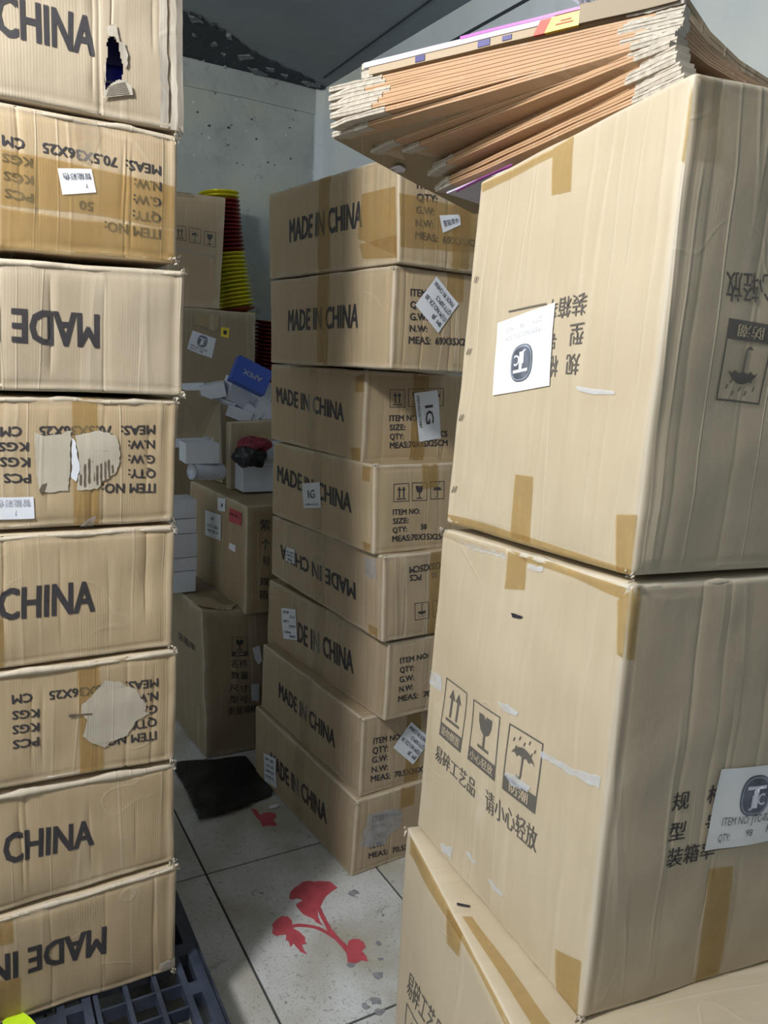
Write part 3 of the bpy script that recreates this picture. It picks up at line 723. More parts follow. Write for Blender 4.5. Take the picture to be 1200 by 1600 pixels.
# ================================================================== LEFT STACK (eight layers on the pallet)
YL = 28.89
ul, vl = udir(YL), vdir(YL)
L0 = V((-.404, 1.50, 0)); NL = V((ul.y, -ul.x, 0))
EDGE = [((283, -110), (284, 205)), ((278, 211), (276, 410)), ((290, 424), (285, 618)), ((279, 625), (272, 815)), ((273, 822), (270, 1010)), ((278, 1014), (272, 1187)), ((272, 1192), (273, 1345)), ((276, 1352), (273, 1503))]
LS = [(-260, 152), (400, 415), (-1, -1)]
SEAM = [((0, 152), (283, 207)), ((0, 398), (282, 418)), ((0, 613), (282, 621)), ((0, 832), (272, 818)), ((0, 1048), (274, 1011)), ((0, 1236), (274, 1188)), ((0, 1430), (274, 1348)), ((0, 1592), (273, 1505))]
PAL_Z = .19
def lface(x, y, off=0.0): return on_plane(x, y, L0+NL*off, NL)
LEFTL = ['left stack carton whose side is torn open on a blue packet, by the ceiling mould',
         'upside-down carton second from the top of the left stack, slanted white label over brown tape',
         'left stack carton third from the top with large inverted MADE print',
         'upside-down left stack carton with torn patches, exposed flutes and a label at the frame edge',
         'left stack carton fifth from the top reading CHINA with tape at the frame edge',
         'upside-down left stack carton with one big grey torn patch over its item text',
         'left stack carton second from the bottom, reading CHINA below a thick bright fold',
         'bottom carton of the left stack resting on the dark plastic pallet, inverted MADE IN']
GL = 'export cartons in the left stack'
left, lo = [], []
for i in range(8):
    off = (.004, 0, .008, 0, .002, .006, 0, .006)[i]
    et, eb = [lface(*p, off) for p in EDGE[i]]
    long_ = i in (0, 2, 4, 6, 7)
    Wd = .705 if long_ else .36; Dp = .36 if long_ else .70
    # a layer's top and bottom follow the seams seen at the frame edge and at the corner
    def seam_dz(k, et):
        if k < 0: return -.02
        a, b = lface(*SEAM[k][0], off), lface(*SEAM[k][1], off)
        return (a.z-b.z)/(b-a).dot(ul)
    st_, sb_ = seam_dz(i-1, et), seam_dz(i, eb)
    if i == 7: eb.z = PAL_Z+.001; sb_ = 0
    lt = et-ul*Wd+V((0, 0, st_*Wd)); lb = eb-ul*Wd+V((0, 0, sb_*Wd))
    b = Box([lb, eb, eb+vl*Dp, lb+vl*Dp], [lt, et, et+vl*Dp, lt+vl*Dp], seed=30+i, r=.008, bulge=.004, dent=.005, groove=.0022, edge_groove=.003)
    left.append(b)
z1f = lambda *L: [(x*.26882, y*.26882) for x, y in L]
z2f = lambda *L: [(x*.28120, 390+y*.28120) for x, y in L]
z3f = lambda *L: [(x*.26882, 800+y*.26882) for x, y in L]
z4f = lambda *L: [(x*.26247, 1180+y*.26247) for x, y in L]
hole_px = z1f((640, 215), (622, 250), (630, 330), (612, 400), (612, 480), (605, 545), (640, 500), (690, 470), (712, 470), (716, 380), (700, 330), (690, 260), (668, 230))
hole = [left[0].xy(0, *p) for p in hole_px]
hb = (min(p.x for p in hole), max(p.x for p in hole), min(p.y for p in hole), max(p.y for p in hole))
for i, b in enumerate(left):
    kw = dict(hole=(0, hole), fine=(0,), holey=hb) if i == 0 else {}
    o = b.build('carton', M['card_a'] if i in (0, 2) else M['card_b'], hi=.018, coarse=(1, 2, 3, 4, 5), **kw)
    tag(o, LEFTL[i], 'carton', GL); lo.append(o)
    rim(b, 0, True, M['card_a'], o, seed=40+i, w=.0052 if i != 6 else .0085, out=.006)
    rim(b, 0, False, M['card_a'], o, seed=60+i, w=.0035, out=.003)
    frays(b, 0, 1.0, True, o, 300+i, 14, .016); frays(b, 0, 1.0, False, o, 320+i, 10, .014)
# stack carried on out of view: unseen carton added to block the lamp
tb = left[0]; up1 = V((0, 0, tb.t[1].z-tb.b[1].z+.003))
sbt = Box([p+V((0, 0, .003)) for p in tb.t], [V((p.x, p.y, tb.t[1].z+.25)) for p in tb.t], seed=48, r=.008)
tag(sbt.build('carton', M['card_b'], hi=.05, coarse=(0, 1, 2, 3, 4, 5)), 'unseen carton added at the very top of the left stack to block the lamp', 'carton', GL)
# the corner liner hanging loose on the topmost carton
b = left[0]; Wf, Hf = b.dims(0)
for k, (a0, a1, of) in enumerate(((.945, .965, .003), (.972, .992, .007), (.985, 1.0, .010))):
    v2 = []; n = 24
    for j in range(n+1):
        for a in (a0, a1): v2.append((a*Wf+.004*noise.noise(V((j*.7, k*9, a*3))), Hf*j/n))
    emb(b, 0, v2, [(2*j, 2*j+1, 2*j+3, 2*j+2) for j in range(n)], of*.6, M['frayed'], 'loose_liner', lo[0], 0)
# inside the hole: the packet and the torn lips
pk = [b.surf(0, p[0]/Wf, p[1]/Hf) - b.fn(0)*.035 for p in [(hb[0]-.03, hb[2]-.03), (hb[1]+.03, hb[2]-.03), (hb[1]+.03, hb[3]+.03), (hb[0]-.03, hb[3]+.03)]]
prism('blue_packet', pk, -b.fn(0)*.05, M['blue_pk'], lo[0])['label'] = 'blue packet showing inside the hole'
for t, hgt in ((.30, .05), (.36, .02)):
    q = [pk[0].lerp(pk[3], t)+b.fn(0)*.002, pk[1].lerp(pk[2], t+.06)+b.fn(0)*.002]
    prism('packet_stripe', [q[0], q[1], q[1]+V((0, 0, .004)), q[0]+V((0, 0, .004))], b.fn(0)*.001, M['lilac'], lo[0])
prism('packet_painted_shade', [pk[0].lerp(pk[3], .55)+b.fn(0)*.004, pk[1].lerp(pk[2], .60)+b.fn(0)*.004, pk[2]+b.fn(0)*.004, pk[3]+b.fn(0)*.004], b.fn(0)*.004, M['navy'], lo[0])  # navy sheet paints the shade on the packet's upper part inside the hole
patch(b, 0, z1f((595, 573), (608, 540), (645, 495), (690, 470), (722, 478), (758, 500), (768, 552)), M['torn'], 'torn_flap', lo[0], .004, jag=.0008, step=.01)
for k in range(7):
    patch(b, 0, z1f((615+k*3, 560-k*9), (750-k*4, 545-k*10), (750-k*4, 549-k*10), (615+k*3, 563-k*9)), M['groove'], 'flute_line', lo[0], .0048, step=0)
patch(b, 0, z1f((610, 160), (640, 150), (668, 150), (700, 250), (722, 255), (740, 330), (735, 400), (712, 390), (700, 330), (688, 262), (662, 222), (632, 215)), M['frayed'], 'torn_lip', lo[0], .003, jag=.0012, step=.01)
patch(b, 0, z1f((600, 545), (612, 480), (606, 400), (624, 330), (616, 400), (620, 470), (612, 530)), M['frayed'], 'torn_lip', lo[0], .003, jag=.0008, step=.01)
text(b, 0, [(MC, (-7, 52), (149, 89), (149, 29), 'e', ('CHINA', 'suffix'))], lo[0], bold=.035)
text(left[2], 0, [(MC, (156, 493.5), (17, 482), (156, 544.7), 's', ('MADE', 'prefix'))], lo[2], bold=.035)
text(left[4], 0, [(MC, (-3, 967.5), (147.5, 953), (147.5, 907.5), 'e', ('CHINA', 'suffix'))], lo[4], bold=.035)
text(left[6], 0, [(MC, (4, 1348), (146, 1319), (146, 1279), 'e', ('CHINA', 'suffix'))], lo[6], bold=.035)
text(left[7], 0, [(MC, (165.4, 1447.7), (42, 1480.6), (165.4, 1487.6), 's', ('MADE', 'prefix'))], lo[7], bold=.035)
BO = .028
text(left[1], 0, [('MEAS:  70.5X36X25    CM', (250, 260), (1, 211), (250, 274.7), 's'), ('N.W:', (250.5, 286), (208, 279.5), (250.5, 300), 's'), ('KGS', (50, 249.5), (1.3, 240), (50, 263), 's'),
                  ('G.W:', (250.5, 310.5), (207.5, 304), (250.5, 324), 's'), ('KGS', (51.6, 277), (4, 269), (51.6, 290), 's'), ('QTY:', (250.5, 334.7), (207, 328.5), (250.5, 348.5), 's'),
                  ('50', (145, 317), (122, 313), (145, 331), 's'), ('PCS', (51.6, 303.7), (6, 295), (51.6, 317), 's'), ('ITEM NO:', (250, 359), (162.6, 346.8), (250, 373.5), 's')], lo[1], bold=BO)
text(left[3], 0, [('MEAS:  70.5X36X25    CM', (241.3, 665), (-1, 666), (241.3, 679), 's'), ('N.W:', (241, 688.6), (199, 688.6), (241, 701.6), 's'), ('KGS', (45.6, 691), (-3, 690.5), (45.6, 704.4), 's'),
                  ('G.W:', (241, 712), (199, 711.5), (241, 725), 's'), ('KGS', (48.4, 714.8), (0, 714), (48.4, 729), 's'), ('QTY:', (242, 734.5), (198.5, 734), (242, 747.7), 's'),
                  ('PCS', (49, 740), (5.6, 740), (49, 754), 's'), ('ITEM NO:', (242, 756), (157.5, 756), (242, 770), 's')], lo[3], bold=BO)
text(left[5], 0, [('MEAS:  70.5X36X25    CM', (246.8, 1058.6), (17.5, 1086.3), (246.8, 1071.5), 's'), ('N.W:', (246, 1079.5), (207, 1085), (246, 1092.8), 's'), ('KGS', (61.3, 1107), (18.3, 1110.5), (61.3, 1120), 's'),
                  ('G.W:', (245.7, 1100.5), (205, 1106), (245.7, 1113.5), 's'), ('KGS', (61.8, 1128.5), (19.4, 1132.8), (61.8, 1141.5), 's'), ('QTY:', (245, 1121), (204, 1126.5), (245, 1134), 's'),
                  ('PCS', (61.8, 1150), (21, 1155.4), (61.8, 1163), 's'), ('ITEM NO:', (244.6, 1141.4), (161, 1152.7), (244.6, 1154.4), 's')], lo[5], bold=BO)
# tapes
patch(left[1], 0, z1f((0, 868), (190, 908), (600, 990), (1010, 1085), (1010, 1330), (440, 1230), (0, 1188)), M['tape'], 'packing_tape', lo[1], .0009)
patch(left[1], 0, z1f((0, 1205), (440, 1275), (1000, 1330), (1010, 1545), (560, 1500), (0, 1450)), M['tape'], 'packing_tape', lo[1], .0011)
patch(left[1], 0, z1f((425, 680), (560, 700), (585, 800), (520, 960), (440, 930)), M['tape_clear'], 'packing_tape', lo[1], .0014)
patch(left[3], 0, z2f((400, 822), (540, 822), (545, 1530), (410, 1535)), M['tape'], 'packing_tape', lo[3], .0009)
patch(left[5], 0, z3f((452, 885), (575, 875), (600, 1500), (465, 1525)), M['tape'], 'packing_tape', lo[5], .0009)
patch(left[4], 0, z3f((-40, 625), (18, 622), (24, 905), (-40, 905)), M['tape'], 'packing_tape', lo[4], .0009)
patch(left[7], 0, z4f((-60, 975), (72, 958), (76, 1108), (-60, 1140)), M['tape'], 'packing_tape', lo[7], .0009)
patch(left[7], 0, z4f((-60, 1340), (118, 1312), (125, 1540), (-60, 1600)), M['tape'], 'packing_tape', lo[7], .0009)
patch(left[7], 0, z4f((945, 1235), (1045, 1195), (1050, 1255), (940, 1275)), M['frayed'], 'torn_flap', lo[7], .003, jag=.001)
# torn patches with bared flutes
patch(left[3], 0, z2f((190, 1015), (260, 1030), (330, 1025), (398, 1000), (390, 1120), (385, 1260), (380, 1335), (300, 1345), (222, 1345), (205, 1250), (198, 1120)), M['torn'], 'torn_patch', lo[3], .0014, 'grey-buff patch where the outer paper is torn off', jag=.0015)
patch(left[3], 0, z2f((420, 1030), (550, 1005), (640, 1030), (662, 1090), (660, 1180), (630, 1250), (560, 1290), (540, 1330), (430, 1335), (440, 1200)), M['torn'], 'torn_patch', lo[3], .0016, 'grey-buff patch where the outer paper is torn off', jag=.0015)
patch(left[3], 0, z2f((398, 1045), (415, 1050), (430, 1150), (440, 1210), (420, 1290), (395, 1260), (398, 1140)), M['paper'], 'white_scrap', lo[3], .002, jag=.001)
for k, (x, t0, t1) in enumerate(((440, 1250, 1310), (462, 1190, 1320), (485, 1160, 1300), (508, 1135, 1290), (528, 1200, 1310), (550, 1190, 1300), (572, 1180, 1290), (592, 1170, 1270), (612, 1200, 1245))):
    patch(left[3], 0, z2f((x, t0), (x+9, t0-6), (x+12, t1-8), (x+3, t1)), M['groove'], 'bared_flute', lo[3], .0024, jag=.0006)
patch(left[3], 0, z2f((218, 1330), (232, 1300), (262, 1292), (245, 1340), (225, 1355)), M['groove'], 'bared_flute', lo[3], .0024, jag=.001)
patch(left[3], 0, z2f((440, 1540), (490, 1490), (530, 1475), (515, 1530), (460, 1552)), M['tape_white'], 'tape_end', lo[3], .003)
label(left[3], 0, [(53, 809), (-16, 812), (-16, 777.5), (52, 775)], [('7', .42, .40, .46, .22), ('智能彩色', .08, .9, .9, .34)], lo[3], inkm=M['ink_faint'])
label(left[1], 0, [(149.7, 301.6), (96, 304.3), (88.7, 264.8), (141.7, 264.8)], [('7', .22, .38, .28, .16), ('智能彩色', .06, .82, .90, .27)], lo[1], mat=M['paper_w'], inkm=M['ink_blue'])
patch(left[5], 0, z3f((610, 975), (700, 985), (740, 1010), (790, 1020), (810, 1060), (850, 1110), (840, 1150), (870, 1165), (790, 1210), (770, 1240), (740, 1290), (640, 1330), (605, 1370), (520, 1330), (475, 1295), (490, 1260), (500, 1200), (470, 1160), (475, 1110), (560, 1030)), M['torn'], 'torn_patch', lo[5], .0016, 'large grey patch where the outer paper is torn off', jag=.0016)
patch(left[5], 0, z3f((395, 1172), (440, 1168), (530, 1160), (533, 1166), (470, 1176), (400, 1188)), M['groove'], 'bared_flute', lo[5], .002, jag=.0012)
# the neighbour in the same layer whose edge just shows
nb_ = left[5]; g_ = -ul*.368
sb = Box([p+g_ for p in nb_.b], [p+g_ for p in nb_.t], seed=49, r=.008)
o = sb.build('carton', M['card_b'], hi=.04, coarse=(2, 3, 4, 5)); tag(o, 'carton at the frame edge beside the one with the big grey torn patch', 'carton', GL)

# ================================================================== PALLET under the left stack
pe = empty('pallet', at_z(273, 1503, 0)+V((0, 0, 0)))
tag(pe, 'dark blue-black plastic grid pallet under the left stack', 'pallet')
E0 = at_z(350, 1590, PAL_Z); 
# frame axes: ul runs along the stack's front, vl away; origin on the right edge
PR = E0 - vl*0.0
def pp(u, v, z): q = PR+ul*u+vl*v; return V((q.x, q.y, z))
def bar(name, u0, v0, u1, v1, z0=PAL_Z-.03, z1_=PAL_Z, mat=None):
    return prism(name, [pp(u0, v0, z0), pp(u1, v0, z0), pp(u1, v1, z0), pp(u0, v1, z0)], V((0, 0, z1_-z0)), mat or M['pallet'], pe)
PF = -.16     # front end of the pallet towards the viewer
def slotted(name, u0, u1, v0, v1, slots):
    """a deck strip with oblong holes, built from the strips round the holes"""
    bm = bmesh.new(); us = sorted({u0, u1, *[s for q in slots for s in q[:2]]}); vs2 = sorted({v0, v1, *[s for q in slots for s in q[2:]]})
    for a, b2 in zip(us, us[1:]):
        for c, d in zip(vs2, vs2[1:]):
            m_ = ((a+b2)/2, (c+d)/2)
            if any(q[0] < m_[0] < q[1] and q[2] < m_[1] < q[3] for q in slots): continue
            P = [bm.verts.new(pp(x, y, z)) for z in (PAL_Z-.028, PAL_Z) for x, y in ((a, c), (b2, c), (b2, d), (a, d))]
            for q in ((3, 2, 1, 0), (4, 5, 6, 7), (0, 1, 5, 4), (1, 2, 6, 5), (2, 3, 7, 6), (3, 0, 4, 7)): bm.faces.new([P[i] for i in q])
    bmesh.ops.remove_doubles(bm, verts=bm.verts, dist=1e-5)
    me = bpy.data.meshes.new(name); bm.to_mesh(me); bm.free(); return link(name, me, M['pallet'], pe)
slotted('edge_rail', -.055, 0, PF, 1.0, [(-.042, -.022, v, v+.085) for v in (-.12, 0.0, .12, .24, .36, .48)])
bar('edge_skirt', -.006, PF, .012, 1.0, .02, PAL_Z-.012)
GX = [-.105, -.165, -.225]
for u in GX: bar('rib', u-.0048, PF, u+.0048, .9)
for k, v in enumerate((-.13, -.065, 0, .065, .13, .20, .27, .34, .48, .62)): bar('rib', -.225, v-.003, -.055, v+.003, PAL_Z-.036, PAL_Z-.006)
slotted('deck_strip', -.30, -.235, PF, .9, [(-.285, -.252, v, v+.04) for v in (-.14, -.08, -.02, .04, .10, .16)])
for v0 in (-.12, .0, .12, .24):
    slotted('deck_strip', -1.0, -.30, v0, v0+.034, [(-.98+.075*k, -.955+.075*k, v0+.011, v0+.023) for k in range(9)])
    bar('rib', -1.0, v0+.034, -.30, v0+.12, PAL_Z-.10, PAL_Z-.085)
bar('edge_rail', -1.0, PF-.05, 0, PF); bar('edge_rail', -1.05, PF, -1.0, 1.0); bar('edge_rail', -1.05, .95, 0, 1.0)
for u in (-1.0, -.55, -.13):
    for v in (PF+.01, .38, .86): bar('foot_block', u, v, u+.10, v+.10, 0, PAL_Z-.028)
# neon green paper corner on the pallet
ng = [at_z(4, 1604, PAL_Z+.003), at_z(28, 1583, PAL_Z+.003), at_z(48, 1598, PAL_Z+.003), at_z(60, 1612, PAL_Z+.003), at_z(8, 1620, PAL_Z+.003)]
tag(prism('folded_paper', ng, V((0, 0, .012)), M['neon']), 'neon green folded paper lying on the pallet in front of the left stack', 'paper')

# ================================================================== RIGHT STACK (three tall cartons)
YR, YRR = 25.4, 22.0
ur, vr = udir(YRR), vdir(YR)
NR = V((vr.y, -vr.x, 0))
def rcorner(p, D=1.0): return at_d(*p, D)
def rbox(nt, nb, lt, lb, seed, dz=0, wid=.56, D=1.0, zb=None):
    a, b_ = rcorner(nt, D), rcorner(nb, D); c, d = on_plane(*lt, a, NR), on_plane(*lb, b_, NR)
    if zb is not None: b_.z = zb; d.z = zb
    return Box([d, b_, b_+ur*wid, d+ur*wid], [c, a, a+ur*wid, c+ur*wid], seed=seed, r=.010, bulge=.006, dent=.004, groove=.0006, edge_groove=.0012)
rt = rbox((1087, 106), (985, 903), (749, 283), (695, 817), 51)
rm = rbox((985, 914), (907, 1597), (691, 826), (650, 1290), 52)
# the lowest carton stands out a little towards the passage
zt_ = rm.b[1].z-.002
c_l, c_n = at_z(634, 1291, zt_), at_z(800, 1606, zt_)
dl = (c_n-c_l).normalized(); c_n = c_l+dl*.66
pr_ = V((-dl.y, dl.x, 0)); 
c_r = c_n+pr_*.62; c_b = c_l+pr_*.62
rl = Box([V((p.x, p.y, 0)) for p in (c_l, c_n, c_r, c_b)], [c_l, c_n, c_r, c_b], seed=53, r=.010, bulge=.004, dent=.004, groove=.001)
GR = 'tall cartons in the right stack'
o_t = tag(rt.build('carton', M['card_d'], hi=.022), 'topmost tall carton of the right stack carrying the pile of flattened cartons', 'carton', GR)
o_m = tag(rm.build('carton', M['card_d'], hi=.022), 'middle tall carton of the right stack with three framed handling marks', 'carton', GR)
o_l = tag(rl.build('carton', M['card_d'], hi=.03), 'lowest carton of the right stack, jutting into the passage, brown tape along its top edge', 'carton', GR)
rim(rt, 0, False, M['card_d'], o_t, seed=80, w=.004, out=.003); rim(rm, 0, True, M['torn'], o_m, seed=81, w=.005, out=.003); rim(rm, 1, True, M['card_d'], o_m, seed=82, w=.004, out=.003)
rim(rl, 0, True, M['card_d'], o_l, seed=83, w=.003, out=.002)
frays(rt, 0, 1.0, False, o_t, 401, 8, .012); frays(rm, 0, 0.0, True, o_m, 402, 12, .018); frays(rm, 0, 1.0, False, o_m, 403, 8, .012); frays(rl, 0, 0.0, True, o_l, 404, 8, .012)
G = M['ink_grey']
# top carton
label(rt, 0, [(864.2, 602.5), (774.2, 617.5), (781.7, 504.2), (873.3, 471.7)], [], o_t, mat=M['paper_w'], logo=(.5, .36, .19, .24), lab='big white label with an oval TC mark, upside down')
lab_ = [c for c in o_t.children if c.name.startswith('paper_label')][0]
Q = [rt.xy(0, *p) for p in [(864.2, 602.5), (774.2, 617.5), (781.7, 504.2), (873.3, 471.7)]]
v2, fs = [], []
for (s, x0, y0, x1, h) in (('ITEM NO: JTC-024', .18, .76, .82, .06), ('QTY:     98     PCS', .18, .88, .82, .06)):
    g, gf, _ = glyphs(s, 0); k = len(v2)
    for x, y in g: v2.append(sub2(Q, x0+(x1-x0)*x, y0-h*y))
    fs += [[i+k for i in z] for z in gf]
emb(rt, 0, v2, fs, .0028, M['ink_faint'], 'label_print', lab_, .04)
text(rt, 0, [('装箱率', (925, 457.5), (858, 468.5), (921, 492.5), 's'), ('型', (919.5, 504), (897, 507.5), (916, 538), 's'), ('规', (912.5, 551), (891, 553), (909, 584), 's'), ('号', (876, 511), (862, 513), (874, 545), 's'), ('格', (878, 555), (861, 557), (876, 588), 's')], o_t, G, bold=.012)
patch(rt, 0, [(798.4, 487.5), (798.6, 485), (858, 472.4), (858.3, 475)], G, 'printed_rule', o_t, .0005)
for i, (x, y) in enumerate(((746.6, 438), (733.6, 549), (723, 653), (711, 764))):
    for k in (-2.0, 2.0):
        patch(rt, 0, [(x+k-2.6, y+5), (x+k-1.4, y+5), (x+k+2.6, y-5), (x+k+1.4, y-5)], M['staple'], 'staple', o_t, .0016, step=0)
patch(rt, 0, [(866, 232), (897, 212), (895, 300), (865, 306)], M['tape'], 'packing_tape', o_t, .0008)
patch(rt, 0, [(753, 288), (866, 234), (866, 246), (753, 300)], M['tape'], 'packing_tape', o_t, .001)
patch(rt, 0, [(808, 739.5), (836, 744), (828, 848), (798.5, 838)], M['tape'], 'packing_tape', o_t, .0008)
patch(rt, 0, [(699, 803), (760, 818), (985, 890), (984, 902), (760, 836), (696, 817)], M['tape'], 'packing_tape', o_t, .0010)
patch(rt, 0, [(967, 802), (996, 803), (988, 900), (962, 896)], M['tape'], 'packing_tape', o_t, .0012)
patch(rt, 0, [(1077, 150), (1082, 128), (1072, 250), (1064, 250)], M['tape'], 'packing_tape', o_t, .0012)
patch(rt, 1, [(1090, 112), (1128, 128), (1122, 250), (1078, 246)], M['tape_clear'], 'packing_tape', o_t, .0008)
text(rt, 1, [('小心轻放', (1231, 430), (1132, 424), (1130, 472), 'e')], o_t, G, bold=.014)
icon(rt, 1, [(1183.6, 633.3), (1115.9, 625.6), (1134.9, 497.4), (1204, 510)], 'umb', o_t, G, band='防潮')
patch(rt, 0, [(905, 602), (925, 606), (962, 612), (962, 617), (930, 616), (908, 609)], M['scuff'], 'pale_scuff', o_t, .001)  # pale scuff streak across the board
# middle carton
for q, k, tx in (([(699, 1057.3), (735.3, 1082.6), (725, 1176), (690.3, 1146)], 'arrows', '请勿倒置'), ([(745.8, 1090.8), (789, 1118.5), (778.2, 1220.4), (735.6, 1185.6)], 'glass', '小心轻放'), ([(802.9, 1128.3), (853.6, 1160.6), (840.9, 1271), (790.2, 1231.3)], 'umb', '防潮')):
    icon(rm, 0, q, k, o_m, G, band=tx, fw=.03)
text(rm, 0, [('易碎工艺品', (681.8, 1185), (743.4, 1246.7), (686.3, 1161), 's'), ('请小心轻放', (760.6, 1264.8), (841.3, 1331.8), (763.3, 1231), 's')], o_m, G, bold=.014)
patch(rm, 0, [(793, 860), (823, 872), (820, 921.5), (788.5, 918.5)], M['tape'], 'packing_tape', o_m, .0008)
patch(rm, 0, [(790, 853), (823, 865), (900, 892), (978, 920), (970, 936), (900, 903), (823, 878)], M['tape'], 'packing_tape', o_m, .001)
patch(rm, 0, [(693, 828), (790, 856), (788, 868), (740, 856), (693, 838)], M['tape_clear'], 'packing_tape', o_m, .001)
patch(rm, 0, [(964, 938), (982, 924), (977, 1031), (965, 1022)], M['tape'], 'packing_tape', o_m, .0012)
patch(rm, 1, [(984, 922), (1000, 918), (990, 1030), (978, 1031)], M['tape'], 'packing_tape', o_m, .0012)
patch(rm, 0, [(870.6, 1481.9), (908, 1501.6), (902, 1593), (867, 1572)], M['tape'], 'packing_tape', o_m, .0012)
patch(rm, 0, z1(((540, 525), (560, 530), (600, 545), (585, 555), (545, 548)), 640, 800, .3), M['dark_in'], 'puncture', o_m, .001, jag=.0006)
for q in ([(787, 1096), (800, 1098), (815, 1112), (812, 1118), (795, 1110)], [(795, 1208), (800, 1206), (815, 1212), (836, 1230), (830, 1236), (806, 1226)], [(850, 1172), (900, 1200), (940, 1215), (936, 1232), (900, 1212), (850, 1182)], [(765, 1374), (770, 1373), (791, 1396), (788, 1400), (775, 1390)], [(728, 1332), (732, 1331), (746, 1350), (743, 1352)], [(690, 1315), (708, 1325), (706, 1340), (693, 1330)], [(716, 845), (740, 850), (790, 866), (790, 872), (740, 858)], [(825, 882), (850, 888), (850, 895), (826, 890)], [(670, 1045), (692, 1058), (692, 1080), (672, 1068)]):
    patch(rm, 0, q, M['scuff'], 'white_scuff', o_m, .0009, jag=.002)
vtq = [(1105.5, 1357), (1142.7, 1350.4), (1123, 1521), (1085.9, 1534)]
patch(rm, 1, vtq, M['tape'], 'packing_tape', o_m, .0008)
text(rm, 1, [('规', (1047, 1267), (1073, 1262), (1052, 1238), 's'), ('型', (1041, 1314), (1067, 1309), (1046, 1286), 's'), ('装箱率', (1036, 1355), (1112, 1339), (1041, 1325), 's'), ('格', (1101, 1256), (1127, 1250), (1106, 1227), 's'), ('号', (1096, 1302), (1122, 1296), (1101, 1273), 's')], o_m, M['ink'], bold=.014)
patch(rm, 1, [(1112, 1327), (1112.5, 1324.5), (1215, 1304), (1215, 1306.5)], M['ink'], 'printed_rule', o_m, .0005)
label(rm, 1, [(1122.5, 1200), (1238, 1189), (1222, 1306), (1096.3, 1326.9)], [('ITEM NO: JTC-024', .14, .70, .77, .10), ('QTY:', .13, .90, .27, .10), ('98', .46, .87, .54, .09), ('PCS', .72, .86, .86, .10)], o_m, mat=M['paper_w'], logo=(.50, .36, .19, .25), lab='big white label with an oval TC mark', inkm=M['ink_grey'], bold=0)
# lowest carton
text(rl, 0, [('易碎工艺品', (634, 1550), (690, 1640), (640, 1515), 's')], o_l, G, bold=.012)
icon(rl, 0, [(636, 1565), (668, 1620), (660, 1720), (628, 1660)], 'arrows', o_l, G, band='请勿倒置')
patch(rl, 0, [(640, 1306), (700, 1400), (760, 1500), (850, 1680), (830, 1680), (745, 1510), (694, 1424), (640, 1334)], M['tape'], 'packing_tape', o_l, .0009)
patch(rl, 0, [(700, 1420), (722, 1452), (717, 1495), (700, 1474)], M['tape'], 'packing_tape', o_l, .0014)
patch(rl, 4, [(722, 1432), (738, 1432), (860, 1600), (838, 1612)], M['tape'], 'packing_tape', o_l, .001)
patch(rl, 4, [(714, 1411), (735, 1415), (735, 1418), (714, 1415)], M['dark_in'], 'flap_slot', o_l, .001, step=0)

